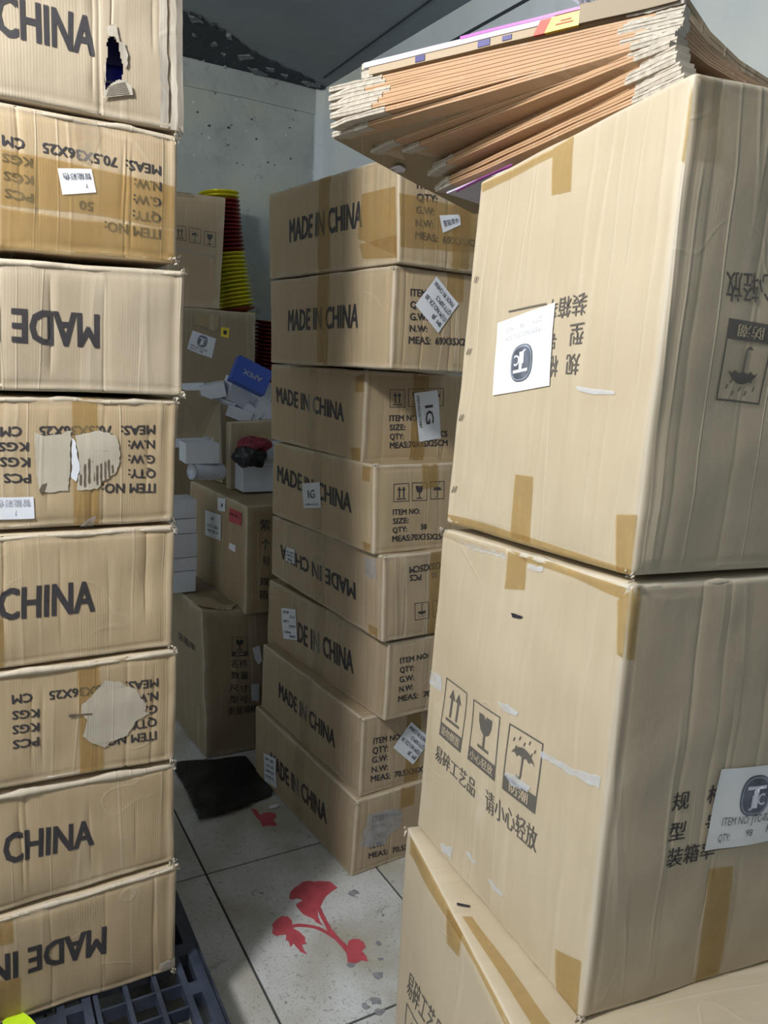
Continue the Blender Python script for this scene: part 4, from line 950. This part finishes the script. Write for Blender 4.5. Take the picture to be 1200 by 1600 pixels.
# ================================================================== PILE OF FLATTENED CARTONS on the right stack
GS = 'flattened cartons piled on the right stack'
ztop = rt.t[1].z
def sheet(i, lp, rp_, zl, zr, depth, th, lab, droop=.0, sdroop=.0, mat=None, fl_=.05, over=0.0):
    """a folded-flat carton: two boards with a dark joint between, frayed where it was crushed"""
    A, B = at_z(*lp, zl), at_z(*rp_, zr)
    u = B-A; L = u.length; hd = V((-u.y, u.x, 0)).normalized(); hr = udir(26)*(1.35 if depth > .3 else 1)
    rr = random.Random(i*13+1); vs_, fs, uv, we = [], [], [], []
    nu, nv = 22, 8
    prof = [(0, 0), (0, .46), (.0018, .5), (0, .54), (0, 1)]
    def P(a, b, z, inset=0.0):
        q = A+u*a+hd.lerp(hr, a*a)*(depth*b)+hd*inset
        q.z -= .55*a**3*max(0, A.z-ztop)*(1-math.exp(-b*4.5))
        q.z += th*z*(1-.5*a**3*(1-math.exp(-b*4.5))) + droop*(1-a)**2*-1*b + sdroop*math.sin(math.pi*a)*(1-b) + .0015*noise.noise(V((a*5, b*3, i*2.3)))
        q.z -= (.006 if a < .06 else 0)*(1-a/.06 if a < .06 else 0)*(i % 2)
        return q
    idx = {}
    def add(p, x, y, wv): vs_.append(p); uv.append((x+i*.7, y, i*.31)); we.append(wv); return len(vs_)-1
    for lev in (0, 1):
        for b_i in range(nv+1):
            for a_i in range(nu+1):
                a, b2 = a_i/nu, b_i/nv; idx[lev, a_i, b_i] = add(P(a, b2, lev), a*L, b2*depth, 0.15 if 0 < a_i < nu else .7)
    for b_i in range(nv):
        for a_i in range(nu):
            q = [idx[1, a_i, b_i], idx[1, a_i+1, b_i], idx[1, a_i+1, b_i+1], idx[1, a_i, b_i+1]]; fs.append(q)
            q = [idx[0, a_i, b_i], idx[0, a_i, b_i+1], idx[0, a_i+1, b_i+1], idx[0, a_i+1, b_i]]; fs.append(q)
    def wall(path, wv, nrm):
        # path: list of (a,b); recessed centre joint
        rows = []
        for (zf, ins) in ((0, 0), (.44, 0), (.5, .0035), (.56, 0), (1, 0)):
            row = []
            for a, b2 in path:
                p = P(a, b2, zf)+nrm*(-ins); row.append(add(p, a*L+b2*depth, zf*th, wv if zf != .5 else -0.0))
            rows.append(row)
        for r0, r1 in zip(rows, rows[1:]):
            for k in range(len(path)-1): fs.append([r0[k], r0[k+1], r1[k+1], r1[k]])
    wall([(k/nu, 0) for k in range(nu+1)], .12, -hd)
    wall([(1, k/nv) for k in range(nv+1)], .3, u.normalized())
    wall([(1-k/nu, 1) for k in range(nu+1)], .12, hd)
    wall([(0, 1-k/nv) for k in range(nv+1)], .9, -u.normalized())
    me = bpy.data.meshes.new('flattened_carton'); me.from_pydata([tuple(v) for v in vs_], [], fs); fuv(me, uv, we); me.update()
    o = link('flattened_carton', me, mat or M['card_orange'], None, False)
    tag(o, lab, 'cardboard', GS)
    # frayed ends: pale crushed board wrapped round both ends of the long edge
    for (a0, a1, nm) in ((-.012, fl_*rr.uniform(.7, 1.5), 'frayed_end'), (1-rr.uniform(.05, .14), 1.012, 'frayed_end')):
        w2, f2, u2 = [], [], []; n = 10
        for k in range(n+1):
            a = a0+(a1-a0)*k/n; lf = noise.noise(V((k*.9, i*3.1, 2)))
            for (zf, ins) in ((-.12-.2*abs(lf), .02), (-.12-.3*abs(lf), -.0012-.002*abs(lf)), (.42, -.002-.003*abs(lf)), (.5, .002), (.6, -.002), (1.1+.3*lf, -.0012), (1.1+.2*lf, .02)):
                q = P(min(1, max(0, a)), 0, zf)+u*(a-min(1, max(0, a)))+hd*ins; w2.append(q); u2.append((a*L, zf*th*8+ins, i))
        for k in range(n):
            for j in range(6): f2.append([k*7+j, (k+1)*7+j, (k+1)*7+j+1, k*7+j+1])
        for kk in (0, n): f2.append([kk*7+j for j in range(7)])
        me = bpy.data.meshes.new(nm); me.from_pydata([tuple(v) for v in w2], [], f2); fuv(me, u2, [.1]*len(w2)); me.update(); link(nm, me, M['frayed'], o)
    return o, P
z0 = ztop+.004
SH = []   # (left px, right px)
spec = [
 ((684, 298), (1062, 128)), ((683, 290), (1058, 118)), ((700, 283), (1056, 110)), ((672, 268), (1050, 100)), ((680, 261), (1052, 92)), ((690, 254), (1050, 84)),
 ((633, 236), (1040, 76)), ((584, 232), (1050, 70)), ((524, 212), (1046, 62)), ((522, 194), (1050, 58)), ((521, 184), (1054, 52)), ((523, 177), (1058, 46)), ((520, 170), (1060, 40)), ((522, 163), (1058, 34)), ((519, 156), (1056, 29)), ((521, 149), (1060, 25)), ((520, 142), (1062, 20))]
words = ['lowest', 'second', 'third', 'fourth', 'fifth', 'sixth', 'seventh', 'eighth', 'ninth', 'tenth', 'eleventh', 'twelfth', 'thirteenth', 'fourteenth', 'fifteenth', 'sixteenth', 'seventeenth']
th_ = .0092
for i, (a, b2) in enumerate(spec):
    zz = z0+th_*i*.98
    extra = {6: ', its pale frayed end standing free', 7: ', its end curled free of the rest', 8: ', with a curved drooping end'}.get(i, '')
    o, P_ = sheet(i, a, b2, zz, zz+.0, .40 if i > 8 else .15, th_*.76, 'tan flattened carton, %s up in the pile%s' % (words[i] if i else 'lowest', extra) if i else 'tan flattened carton at the very bottom of the pile on the right stack', fl_=.16 if i > 8 else .10)
    SH.append((o, P_))
# the wide sheet under the fan, seen from below, with its pale marks
A = at_z(520, 214, z0-.001); Bq = at_z(741, 333, z0-.001); Cq = at_z(1060, 150, z0-.001)
us = [at_z(521, 212, z0+.080), at_z(640, 278, z0+.05), at_z(741, 331, z0+.012)]
ws = prism('flattened_carton', [us[0], us[1], us[2], us[2]+V((.30, -.10, .02)), at_z(1040, 70, z0+.076)+V((.02, .10, 0)), at_z(1040, 70, z0+.076)], V((0, 0, -.0050)), M['card_brown'])
ws.data.attributes.new('wear', 'FLOAT', 'POINT'); a_ = ws.data.attributes.new('fuv', 'FLOAT_VECTOR', 'POINT'); a_.data.foreach_set('vector', [c for v in ws.data.vertices for c in (v.co.x, v.co.y, .5)])
tag(ws, 'wide brown flattened carton seen from below, jutting out under the fanned pile', 'cardboard', GS)
_wn = (us[1]-us[0]).cross(us[4 % 3+1]-us[0]) if 0 else (us[2]-us[0]).cross(at_z(1040, 70, z0+.076)-us[0]).normalized()
def under(name, px, mat): return prism(name, [on_plane(x, y, us[0], _wn)+V((0, 0, -.0075)) for x, y in px], V((0, 0, -.001)), mat, ws)
under('white_mark', [(609, 257), (617, 253), (626, 252), (634, 257), (632, 262), (622, 263), (614, 262), (620, 258)], M['lilac'])
# lilac and purple printed board showing at the bottom of the pile
pb = prism('printed_board', [at_z(x, y, z0-.012) for x, y in [(698, 300), (748, 279), (800, 262), (800, 290), (748, 316), (712, 304)]], V((0, 0, -.003)), M['lilac'])
tag(pb, 'lilac board with a purple edge peeping out under the pile beside the carton corner', 'cardboard')
prism('purple_edge', [at_z(x, y, z0-.0155) for x, y in [(712, 297), (748, 279), (800, 256), (800, 260), (748, 283), (714, 300)]], V((0, 0, -.001)), M['purple'], pb)
# printed carton folded on top
zt2 = z0+th_*17+.004
o, P_ = sheet(30, (570, 120), (1062, 4), zt2, zt2+.012, .38, .020, 'printed carton folded flat on top of the pile, white and purple with a yellow block', mat=M['card_brown'], fl_=.03)
def front(a0, a1, z0_, z1_, mat, name, ins=-.003, skew=0):
    hd = (P_(0, .01, 0)-P_(0, 0, 0)); hd.z = 0; hd.normalize(); n = max(1, int((a1-a0)*30)); w2, f2 = [], []
    for k in range(n+1):
        a = a0+(a1-a0)*k/n
        for zf in (z0_, z1_): w2 += [P_(a+skew*zf, 0, zf)+hd*ins, P_(a+skew*zf, 0, zf)+hd*.001]
    for k in range(n):
        i0 = k*4; f2 += [[i0, i0+4, i0+6, i0+2], [i0+2, i0+6, i0+7, i0+3], [i0, i0+1, i0+5, i0+4]]
    return mesh(name, w2, f2, mat, o)
front(.02, .72, .02, .66, M['card_c'], 'printed_side')
front(.0, .66, .64, 1.06, M['lilac'], 'white_edge', -.005)
front(.36, .74, 1.02, 1.24, M['purple'], 'purple_edge', -.006)
front(.42, .46, .10, .56, M['navy'], 'blue_print_block', -.0045); front(.20, .235, .10, .56, M['navy'], 'blue_print_block', -.0045)
front(.50, .53, .15, .5, M['navy'], 'blue_print_block', -.0045)
front(.60, .635, -.05, .95, M['redp'], 'red_print_block', -.006, .02); front(.635, .735, -.05, .95, M['yellow'], 'yellow_print_block', -.006, .02)
front(.66, .71, .30, .38, M['redp'], 'yellow_block_lettering', -.007, .02); front(.67, .70, .50, .58, M['redp'], 'yellow_block_lettering', -.007, .02)
front(.735, 1.0, .0, 1.3, M['card_dark'], 'folded_lid', -.008)
for k, a in enumerate((.745, .80, .86, .90)):
    q = P_(a, 0, 1.3); rr = random.Random(k); vv, ff = [], []
    for j in range(7):
        d = V((rr.uniform(-1, .4), rr.uniform(-.3, .3), rr.uniform(.1, .7)))*.03; s3 = V((.006, .004, .003)); k0 = len(vv)
        p0 = q+V((rr.uniform(-.02, .02), 0, 0)); vv += [p0, p0+s3, p0+d+s3*.6, p0+d, p0+V((0, 0, .001)), p0+s3+V((0, 0, .001)), p0+d+s3*.6+V((0, 0, .001)), p0+d+V((0, 0, .001))]
        ff += [[k0, k0+1, k0+2, k0+3], [k0+7, k0+6, k0+5, k0+4]]
    m_ = mesh('frayed_end', vv, ff, M['lilac'], o)

# ================================================================== BACK CORNER
def bx4(nb, nt, lb, lt, Wd, seed, ang=YW, **k):
    u = udir(ang); return Box([lb, nb, nb+u*Wd, lb+u*Wd], [lt, nt, nt+u*Wd, lt+u*Wd], seed=seed, **k)
wv_ = vdir(33)
# C1: lower carton behind the black bag
n0 = at_z(321, 1186, 0); nt_ = V((n0.x-.02, n0.y, .595))
l0 = n0+vdir(33)*.52; lt_ = nt_+vdir(33)*.52
c1 = bx4(n0, nt_, l0, lt_, .40, 71, ang=27, r=.012, bulge=.006, dent=.008); c1.t[2].z = c1.t[3].z = .562
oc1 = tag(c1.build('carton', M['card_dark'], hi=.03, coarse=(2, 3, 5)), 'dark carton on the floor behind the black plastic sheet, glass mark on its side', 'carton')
icon(c1, 1, [(361, 995), (387, 995), (387, 1025), (361, 1025)], 'glass', oc1, M['ink'], band='易碎')
text(c1, 1, [('名称', (360, 1042), (385, 1042), (360, 1030), 's'), ('数量', (360, 1060), (386, 1060), (360, 1048), 's'), ('尺寸:', (358, 1080), (390, 1080), (358, 1068), 's'), ('型号:', (358, 1098), (390, 1098), (358, 1086), 's'), ('重量规格', (356, 1116), (402, 1112), (356, 1104), 's')], oc1, bold=.01)
text(c1, 0, [('装箱率', (283, 998), (306, 1020), (283, 986), 's')], oc1, bold=.01)
for q in ([(394, 1012), (405, 1008), (408, 1032), (402, 1038), (397, 1030)], [(390, 1068), (404, 1066), (404, 1096), (392, 1094)]): patch(c1, 1, q, M['paper_g'], 'paper_label', oc1, .003)
patch(c1, 4, [(300, 935), (330, 938), (352, 948), (372, 945), (358, 955), (318, 950), (300, 945)], M['card_c'], 'torn_flap', oc1, .004, jag=.002)
# C2: carton with paper labels on top of it
nb2 = at_d(383, 961, 2.86); nt2 = at_d(385, 791, 2.86); nn = V((vdir(33).y, -vdir(33).x, 0))
lb2, lt2 = on_plane(292, 893, nb2, nn), on_plane(297, 751, nt2, nn)
c2 = bx4(nb2, nt2, lb2, lt2, .38, 72, ang=30, r=.008, bulge=.004, dent=.004)
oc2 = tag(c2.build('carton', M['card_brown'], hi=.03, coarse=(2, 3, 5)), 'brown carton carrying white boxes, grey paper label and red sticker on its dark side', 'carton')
label(c2, 0, [(322, 797), (347, 805), (347, 845), (322, 836)], [('A', .35, .3, .6, .12), ('JTC-020', .15, .6, .85, .1), ('98 PCS', .15, .8, .85, .1)], oc2, mat=M['paper_g'])
label(c2, 0, [(341, 778), (353, 779), (354, 799), (342, 798)], [('J', .3, .6, .7, .2)], oc2, mat=M['paper_g'])
label(c2, 0, [(360, 793), (378, 802), (377, 822), (360, 815)], [('FRAGILE', .1, .5, .9, .2)], oc2, mat=M['pink_l'], lab='small red sticker')
label(c2, 0, [(361, 848), (369, 852), (368, 863), (359, 857)], [], oc2, mat=M['paper'])
text(c2, 1, [('紫', (406, 829), (423, 829), (406, 811), 's'), ('个', (408, 858), (421, 858), (408, 842), 's'), ('号', (410, 884), (422, 884), (410, 870), 's'), ('规', (406, 915), (420, 915), (406, 902), 's'), ('箱', (404, 936), (418, 936), (404, 922), 's')], oc2, bold=.014)
rim(c2, 1, True, M['card_c'], oc2, seed=90, w=.003); rim(c2, 0, True, M['card_dark'], oc2, seed=91, w=.003)
# hidden bench carton carrying the open carton; rear cartons
def upright(near, ang_v, ang_u, Lv, Wu, z0_, z1_, seed, mat, name, lab, **k):
    n = V((near[0], near[1], 0)); v_ = vdir(ang_v)*Lv; u_ = udir(ang_u)*Wu
    P4 = [n+v_, n, n+u_, n+v_+u_]
    bb = Box([p+V((0, 0, z0_)) for p in P4], [p+V((0, 0, z1_)) for p in P4], seed=seed, dent=.003, **k)
    ob = bb.build('carton', mat, hi=.04, coarse=(2, 3, 5)); tag(ob, lab, 'carton'); return bb, ob
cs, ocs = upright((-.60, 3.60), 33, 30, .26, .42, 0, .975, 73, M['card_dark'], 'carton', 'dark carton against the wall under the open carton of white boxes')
# open tilted carton
D3 = 3.34
t_l, t_n, t_r = at_d(343, 628, D3)+vdir(33)*0, at_d(343, 628, D3), at_d(452, 662, D3+.17)
b_n, b_r = at_d(347, 742, D3+.01), at_d(448, 760, D3+.17); b_n.z = b_r.z = .992
bk = V((-.14, .22, .0))
oc = Box([b_n, b_r, b_r+bk, b_n+bk], [t_n, t_r, t_r+bk+V((0, 0, .05)), t_n+bk+V((0, 0, .05))], seed=74, dent=.003, r=.004)
oo = oc.build('open_carton', M['card_dark'], hi=.03, faces=(0, 1, 2, 3, 5), coarse=(2, 3, 5)); tag(oo, 'open carton heaped with small white boxes and a blue box', 'carton')
vs3 = [at_d(279, 606, 3.22), at_d(343, 628, D3-.005), at_d(316, 684, D3-.16), at_d(276, 684, 3.12)]
nf = (vs3[1]-vs3[0]).cross(vs3[3]-vs3[0]).normalized()
prism('lid_flap', vs3, nf*.005, M['card_brown'], oo)
# carton behind the red bag, in front of the open carton
q_ = at_d(359, 660, 3.20)
cb = Box([at_d(359, 752, 3.20), at_d(450, 752, 3.26), at_d(450, 752, 3.26)+bk*.16, at_d(359, 752, 3.20)+bk*.16], [at_d(359, 660, 3.20), at_d(450, 655, 3.26), at_d(450, 655, 3.26)+bk*.16, at_d(359, 660, 3.20)+bk*.16], seed=75, r=.004, dent=.002)
zb_ = min(p.z for p in cb.b); 
for p in cb.b: p.z = nt2.z+.004
tag(cb.build('carton', M['card_brown'], hi=.04, coarse=(2, 3, 5)), 'slim brown carton standing behind the red and black bag', 'carton')
# tall dark carton with the white emblem label, and the tan one leaning on it
zA = at_d(392, 489, 4.02).z
nA = at_d(399, 520, 4.02); nA = V((nA.x, nA.y, 0))
ca = Box([nA-udir(30)*.52+V((0, 0, 0)), nA, nA+vdir(30)*.16, nA-udir(30)*.52+vdir(30)*.16], [nA-udir(30)*.52+V((0, 0, zA)), nA+V((0, 0, zA)), nA+vdir(30)*.16+V((0, 0, zA)), nA-udir(30)*.52+vdir(30)*.16+V((0, 0, zA))], seed=76, dent=.006, r=.006)
oca = tag(ca.build('carton', M['card_dark'], hi=.04, coarse=(1, 2, 3, 5)), 'tall dark carton against the rear wall with a tilted emblem label and small yellow sticker', 'carton')
label(ca, 0, [(301, 516), (337, 529), (330, 560), (292, 545)], [('ITEM NO: JTC-024', .1, .78, .75, .09), ('QTY:   98', .1, .92, .6, .09)], oca, mat=M['paper_g'], logo=(.5, .36, .2, .3), lab='tilted white label with a dark oval emblem')
label(ca, 0, [(345, 511), (358.5, 513), (357, 528), (344, 525)], [], oca, mat=M['yellow'], lab='small yellow sticker')
patch(ca, 0, [(348.5, 516), (354.5, 517), (353.5, 523), (348.5, 522)], M['dark_in'], 'sticker_mark', oca, .0022, step=0)
patch(ca, 0, [(303, 490), (342, 492), (341, 512), (334, 518), (318, 510), (304, 506)], M['card_brown'], 'torn_flap', oca, .005, jag=.002)
zB = zA+.006
b5 = [at_d(262, 480, 3.98), at_d(343, 486, 3.96)]; t5 = [at_d(262, 298, 4.04), at_d(353, 309, 4.00)]
for p in b5: p.z = zB
dk = vdir(28)*.13
cf = Box([b5[0], b5[1], b5[1]+dk, b5[0]+dk], [t5[0], t5[1], t5[1]+dk, t5[0]+dk], seed=77, dent=.004, r=.006)
ocf = tag(cf.build('carton', M['card_brown'], hi=.04, coarse=(1, 2, 3, 5)), 'tan carton with three framed handling marks leaning beside the gold and red bowls', 'carton')
for q, k in (([(272, 352), (291, 354), (291, 377), (272, 374)], 'arrows'), ([(295.5, 355), (314, 358), (314, 382), (295.5, 379)], 'umb'), ([(319, 361), (337, 363), (336.5, 387), (318, 384)], 'glass')): icon(cf, 0, q, k, ocf, M['ink'])
text(cf, 0, [('EXPORT CARTON', (274, 392), (336, 405), (274, 386), 's'), ('G.W:', (280, 409), (298, 411), (280, 404), 's'), ('QTY:', (280, 432), (298, 434), (280, 427), 's')], ocf, M['ink_faint'], bold=0)
patch(cf, 0, [(262, 297), (290, 299), (303, 305), (303, 309), (262, 304)], M['card_dark'], 'torn_lip', ocf, .003, jag=.001)

# nested lacquered bowls in two leaning columns
def bowl_mesh(name, mat):
    prof = [(.030, -.034), (.034, -.036), (.060, -.012), (.086, -.004), (.100, 0), (.101, .003), (.098, .004), (.084, -.001), (.058, -.009), (.032, -.030)]
    n = 28; vs_ = [(r*math.cos(2*math.pi*k/n), r*math.sin(2*math.pi*k/n), z) for r, z in prof for k in range(n)]; fs = []
    for i in range(len(prof)-1):
        for k in range(n): fs.append((i*n+k, i*n+(k+1) % n, (i+1)*n+(k+1) % n, (i+1)*n+k))
    fs.append([(len(prof)-1)*n+k for k in range(n)]); fs.append([k for k in range(n)][::-1])
    me = bpy.data.meshes.new(name); me.from_pydata(vs_, [], fs); me.materials.append(mat)
    for p in me.polygons: p.use_smooth = True
    return me
bg_, br_ = bowl_mesh('gold_bowl', M['gold']), bowl_mesh('red_bowl', M['redmet'])
path = [((342, 303), 4.20), ((347, 360), 4.20), ((358, 430), 4.20), ((370, 490), 4.20), ((375, 560), 4.20), ((378, 640), 4.20), ((379, 700), 4.20)]
PT = [at_d(*p, D) for p, D in path]
def along(PT, s):
    for a, b2 in zip(PT, PT[1:]):
        L = (b2-a).length
        if s <= L: return a.lerp(b2, s/L), (a-b2).normalized()
        s -= L
    return PT[-1], V((0, 0, 1))
tot = sum((b2-a).length for a, b2 in zip(PT, PT[1:]))
sp = .0196; nb_b = int(tot/sp)
zbase = None
for k in range(nb_b):
    p, d = along(PT, k*sp)
    gold = k < 2 or 15 <= k < 29 or 30 <= k < 33
    o = bpy.data.objects.new('bowl', bg_ if gold else br_); COL.objects.link(o); o.location = p
    o.rotation_euler = V((0, 0, 1)).rotation_difference(d).to_euler(); zbase = p.z
    if gold: tag(o, 'gold lacquered bowl nested in the tall leaning column by the rear wall' if k >= 2 else 'gold bowl rim at the very top of the leaning column', 'bowl', 'gold bowls in the leaning column' if k >= 2 else 'top gold bowls')
    elif k < 15: tag(o, 'red lacquered bowl in the upper run of the leaning column, under the gold top rims', 'bowl', 'red bowls in the upper run of the leaning column')
    elif k == 29: tag(o, 'single red bowl caught between the gold ones in the leaning column', 'bowl')
    else: tag(o, 'dark red bowl in the lower shaded run of the tall leaning column', 'bowl', 'red bowls in the lower run of the leaning column')
cz_ = empty
PT2 = [at_d(424, 505, 4.28), at_d(414, 600, 4.28), at_d(412, 680, 4.28)]
tot2 = sum((b2-a).length for a, b2 in zip(PT2, PT2[1:]))
for k in range(int(tot2/sp)):
    p, d = along(PT2, k*sp)
    o = bpy.data.objects.new('bowl', br_); COL.objects.link(o); o.location = p; o.rotation_euler = V((0, 0, 1)).rotation_difference(d).to_euler()
    tag(o, 'dark red bowl in the shorter column half hidden by the middle stack', 'bowl', 'red bowls in the short column')
pb_ = PT[-1]
sc_, osc = upright((pb_.x-.06, pb_.y-.13), 33, 30, .24, .46, 0, min(zbase, 5)-.045, 78, M['card_dark'], 'carton', 'dark carton by the rear wall that the bowl columns stand on')

# small white boxes ---------------------------------------------------
def wbox(c, dims, rot, lab, grp='small white boxes', mat=None, name='small_box', cat='box', flap=True):
    bm = bmesh.new(); bmesh.ops.create_cube(bm, size=1)
    for v in bm.verts: v.co = V((v.co.x*dims[0], v.co.y*dims[1], v.co.z*dims[2]))
    bmesh.ops.bevel(bm, geom=bm.edges[:], offset=.0025, segments=2)
    me = bpy.data.meshes.new(name); bm.to_mesh(me); bm.free()
    o = link(name, me, mat or M['white_box']); o.location = c; o.rotation_euler = [R(a) for a in rot]
    tag(o, lab, cat, grp)
    if flap:
        x, y, z = [d/2 for d in dims]
        m2_ = prism('lid', [(-x*1.008, -y*1.008, z*.62), (x*1.008, -y*1.008, z*.62), (x*1.008, y*1.008, z*.62), (-x*1.008, y*1.008, z*.62)], V((0, 0, z*.41)), mat or M['white_box']); m2_.parent = o; m2_.matrix_parent_inverse = Matrix.Identity(4)
    return o
def at_c(x, y, D, dz=0): p = at_d(x, y, D); p.z += dz; return p
heap = [((333, 610), (.105, .10, .060), (4, -12, 12), 'white box tilted at the near left corner of the open carton'),
        ((362, 608), (.055, .09, .095), (8, 18, 35), 'white box standing on edge beside the blue box in the open carton'),
        ((350, 632), (.09, .10, .05), (0, 22, 10), 'white box wedged low at the front of the open carton'),
        ((379, 620), (.085, .09, .09), (10, 28, 40), 'white box leaning under the blue box'),
        ((372, 645), (.11, .09, .05), (6, 20, 20), 'white box flat along the front rim of the open carton'),
        ((392, 645), (.08, .08, .07), (12, 35, 15), 'white box tipped under the right end of the blue box'),
        ((410, 640), (.085, .085, .085), (0, 32, 30), 'white box poking above the carton rim next to the middle stack'),
        ((300, 604), (.10, .08, .03), (0, -4, 14), 'flat white box behind the hanging lid flap'),
        ((414, 612), (.07, .05, .09), (10, 30, 30), 'white box standing behind the right end of the blue box'),
        ((402, 668), (.09, .08, .06), (0, 18, 30), 'white box sunk at the right end of the open carton')]
for (p, dm, ro, lb) in heap: wbox(at_c(*p, 3.40+.012*(heap.index((p, dm, ro, lb)) % 4)), [d*.97 for d in dm], ro, lb, 'white boxes heaped in the open carton')
bbx = wbox(at_c(391, 588, 3.30), (.155, .05, .108), (-14, 24, 24), 'bright blue box with pale lettering lying on the white boxes', None, M['blue_box'], 'blue_box', flap=False)
g, gf, _ = glyphs('APEX', .02)
mt = mesh('printed_text', [(.045-.085*x, -.0262, -.012+.020*(-y)+.02) for x, y in g], gf, M['paper_g']); mt.parent = bbx
# on the labelled carton
zt3 = nt2.z
wa = c2.tri(.86, .35, 1); 
pA = at_z(398, 772, zt3+.02)
wbox(at_z(392, 770, nt2.z+.0)+V((.03, .05, .063)), (.20, .17, .10), (0, 0, 28), 'large white box on the labelled carton, nearest the middle stack', 'white boxes on the labelled carton')
wbox(at_c(311, 706, 3.06), (.125, .13, .075), (0, 0, 26), 'white box at the top left, standing on the rolled white bag', 'white boxes on the labelled carton')
wbox(at_c(298, 690, 3.18), (.16, .11, .035), (0, 0, 26), 'white box behind the one standing on the rolled bag', 'white boxes on the labelled carton')
# rolled white bag
def roll(name, a, b2, r, mat, lab, cat):
    d = (b2-a); L = d.length; d.normalize(); s1 = d.cross(V((0, 0, 1))).normalized(); s2 = s1.cross(d); vs_, fs = [], []; n, m = 20, 12
    for i in range(m+1):
        for k in range(n):
            an = 2*math.pi*k/n; rr = r*(1+.10*noise.noise(V((i*.6, math.cos(an)*1.5, math.sin(an)*1.5))))*(.92 if i in (0, m) else 1)
            vs_.append(a+d*(L*i/m)+s1*math.cos(an)*rr*1.25+s2*math.sin(an)*rr)
    for i in range(m):
        for k in range(n): fs.append((i*n+k, i*n+(k+1) % n, (i+1)*n+(k+1) % n, (i+1)*n+k))
    fs += [list(range(n)), [m*n+k for k in range(n)][::-1]]
    return tag(mesh(name, vs_, fs, mat, None, True), lab, cat)
roll('rolled_bag', at_d(299, 737, 3.00), at_d(346, 736, 3.06), .033, M['white_pl'], 'rolled white plastic bag under the small white box on the labelled carton', 'bag')
roll('white_bag', at_d(408, 708, 3.08), at_d(440, 706, 3.12), .045, M['white_pl'], 'crumpled white bag beside the red and black bag, next to the middle stack', 'bag')
def lump(name, c, s3, mat, lab, cat, seed, par=None):
    bm = bmesh.new(); bmesh.ops.create_icosphere(bm, subdivisions=4, radius=1)
    for v in bm.verts:
        k = 1+.28*noise.noise(v.co*2.1+V((seed, 0, 0)))+.12*noise.noise(v.co*6+V((0, seed, 0))); v.co = V((v.co.x*s3[0], v.co.y*s3[1], max(v.co.z, -.75)*s3[2]))*k
    me = bpy.data.meshes.new(name); bm.to_mesh(me); bm.free(); o = link(name, me, mat, par, True)
    if par is None: o.location = c; tag(o, lab, cat)
    else: o.location = c
    return o
lb_ = lump('cloth_bag', at_c(389, 712, 3.02), (.062, .05, .052), M['black_pl'], 'black bag topped with crumpled red cloth on the labelled carton', 'bag', 3)
rd = lump('red_cloth', (0, 0, 0), (.062, .04, .030), M['red'], '', '', 7, lb_); rd.matrix_parent_inverse = Matrix.Identity(4); rd.location = (.02, .0, .045)
tag(wbox(at_c(327, 684, 3.10), (.012, .012, .014), (0, 0, 20), 'tiny cream cap on the white box', None, M['frayed'], 'bottle_cap', 'cap', False), 'tiny cream cap standing on the rear white box', 'cap')
# column of white packets at the far left
col_px = [(290, 715, .07), (290, 738, .06), (289, 768, .10), (289, 805, .045), (288, 826, .06)]
zc_ = c1.t[0].z+.01
for k in range(5):
    p = at_d(284, 800, 3.06); hgt = [.085, .055, .095, .06, .075][k]
    wbox(V((p.x-.035, p.y+.02+.006*(k % 2), zc_+hgt/2)), (.14, .12, hgt-.004), (0, 0, 28+3*(k % 3)), ['lowest white packet of the column at the left carton stack', 'second white packet up in the column behind the left stack', 'tall white packet midway up the column behind the left stack', 'fourth white packet up in the column behind the left stack', 'top white packet of the column behind the left stack'][k], 'white packets in the column')
    zc_ += hgt

# black plastic sheet on the floor
pts = [(276, 1193), (330, 1189), (383, 1184), (405, 1210), (426, 1238), (424, 1246), (395, 1256), (388, 1262), (350, 1276), (311, 1285), (292, 1240), (272, 1205)]
W2 = [at_z(x, y, 0) for x, y in pts]; cx_ = sum(W2, V((0, 0, 0)))/len(W2)
bm = bmesh.new(); gv = {}
N = 34
x0 = min(p.x for p in W2); x1 = max(p.x for p in W2); y0 = min(p.y for p in W2); y1 = max(p.y for p in W2)
vs_, fs = [], []
pv = [bm.verts.new(p) for p in W2]; bm.faces.new(pv)
for ax, (lo_, hi_) in ((0, (x0, x1)), (1, (y0, y1))):
    for k in range(1, N):
        co = [0, 0, 0]; no = [0, 0, 0]; co[ax] = lo_+(hi_-lo_)*k/N; no[ax] = 1
        bmesh.ops.bisect_plane(bm, geom=bm.verts[:]+bm.edges[:]+bm.faces[:], dist=1e-6, plane_co=co, plane_no=no)
for v in bm.verts:
    h = abs(noise.noise(V((v.co.x*5, v.co.y*4, 1))))*.022+abs(noise.noise(V((v.co.x*14, v.co.y*10, 4))))*.003
    v.co.z = .003+h
ext = bmesh.ops.extrude_face_region(bm, geom=bm.faces[:])
for g_ in ext['geom']:
    if isinstance(g_, bmesh.types.BMVert): g_.co.z += .0012
bmesh.ops.recalc_face_normals(bm, faces=bm.faces)
me = bpy.data.meshes.new('plastic_sheet'); bm.to_mesh(me); bm.free()
tag(link('plastic_sheet', me, M['black_pl'], None, True), 'crumpled black plastic sheet lying flat on the floor tiles', 'plastic sheet')
# paper scrap on the floor by the middle stack
sc4 = [at_z(x, y, .002) for x, y in ((419, 1262), (428, 1257), (438, 1258), (432, 1262), (423, 1264))]
tag(prism('paper_scrap', sc4, V((0, 0, .002)), M['paper']), 'small white paper scrap on the floor against the middle stack', 'paper')
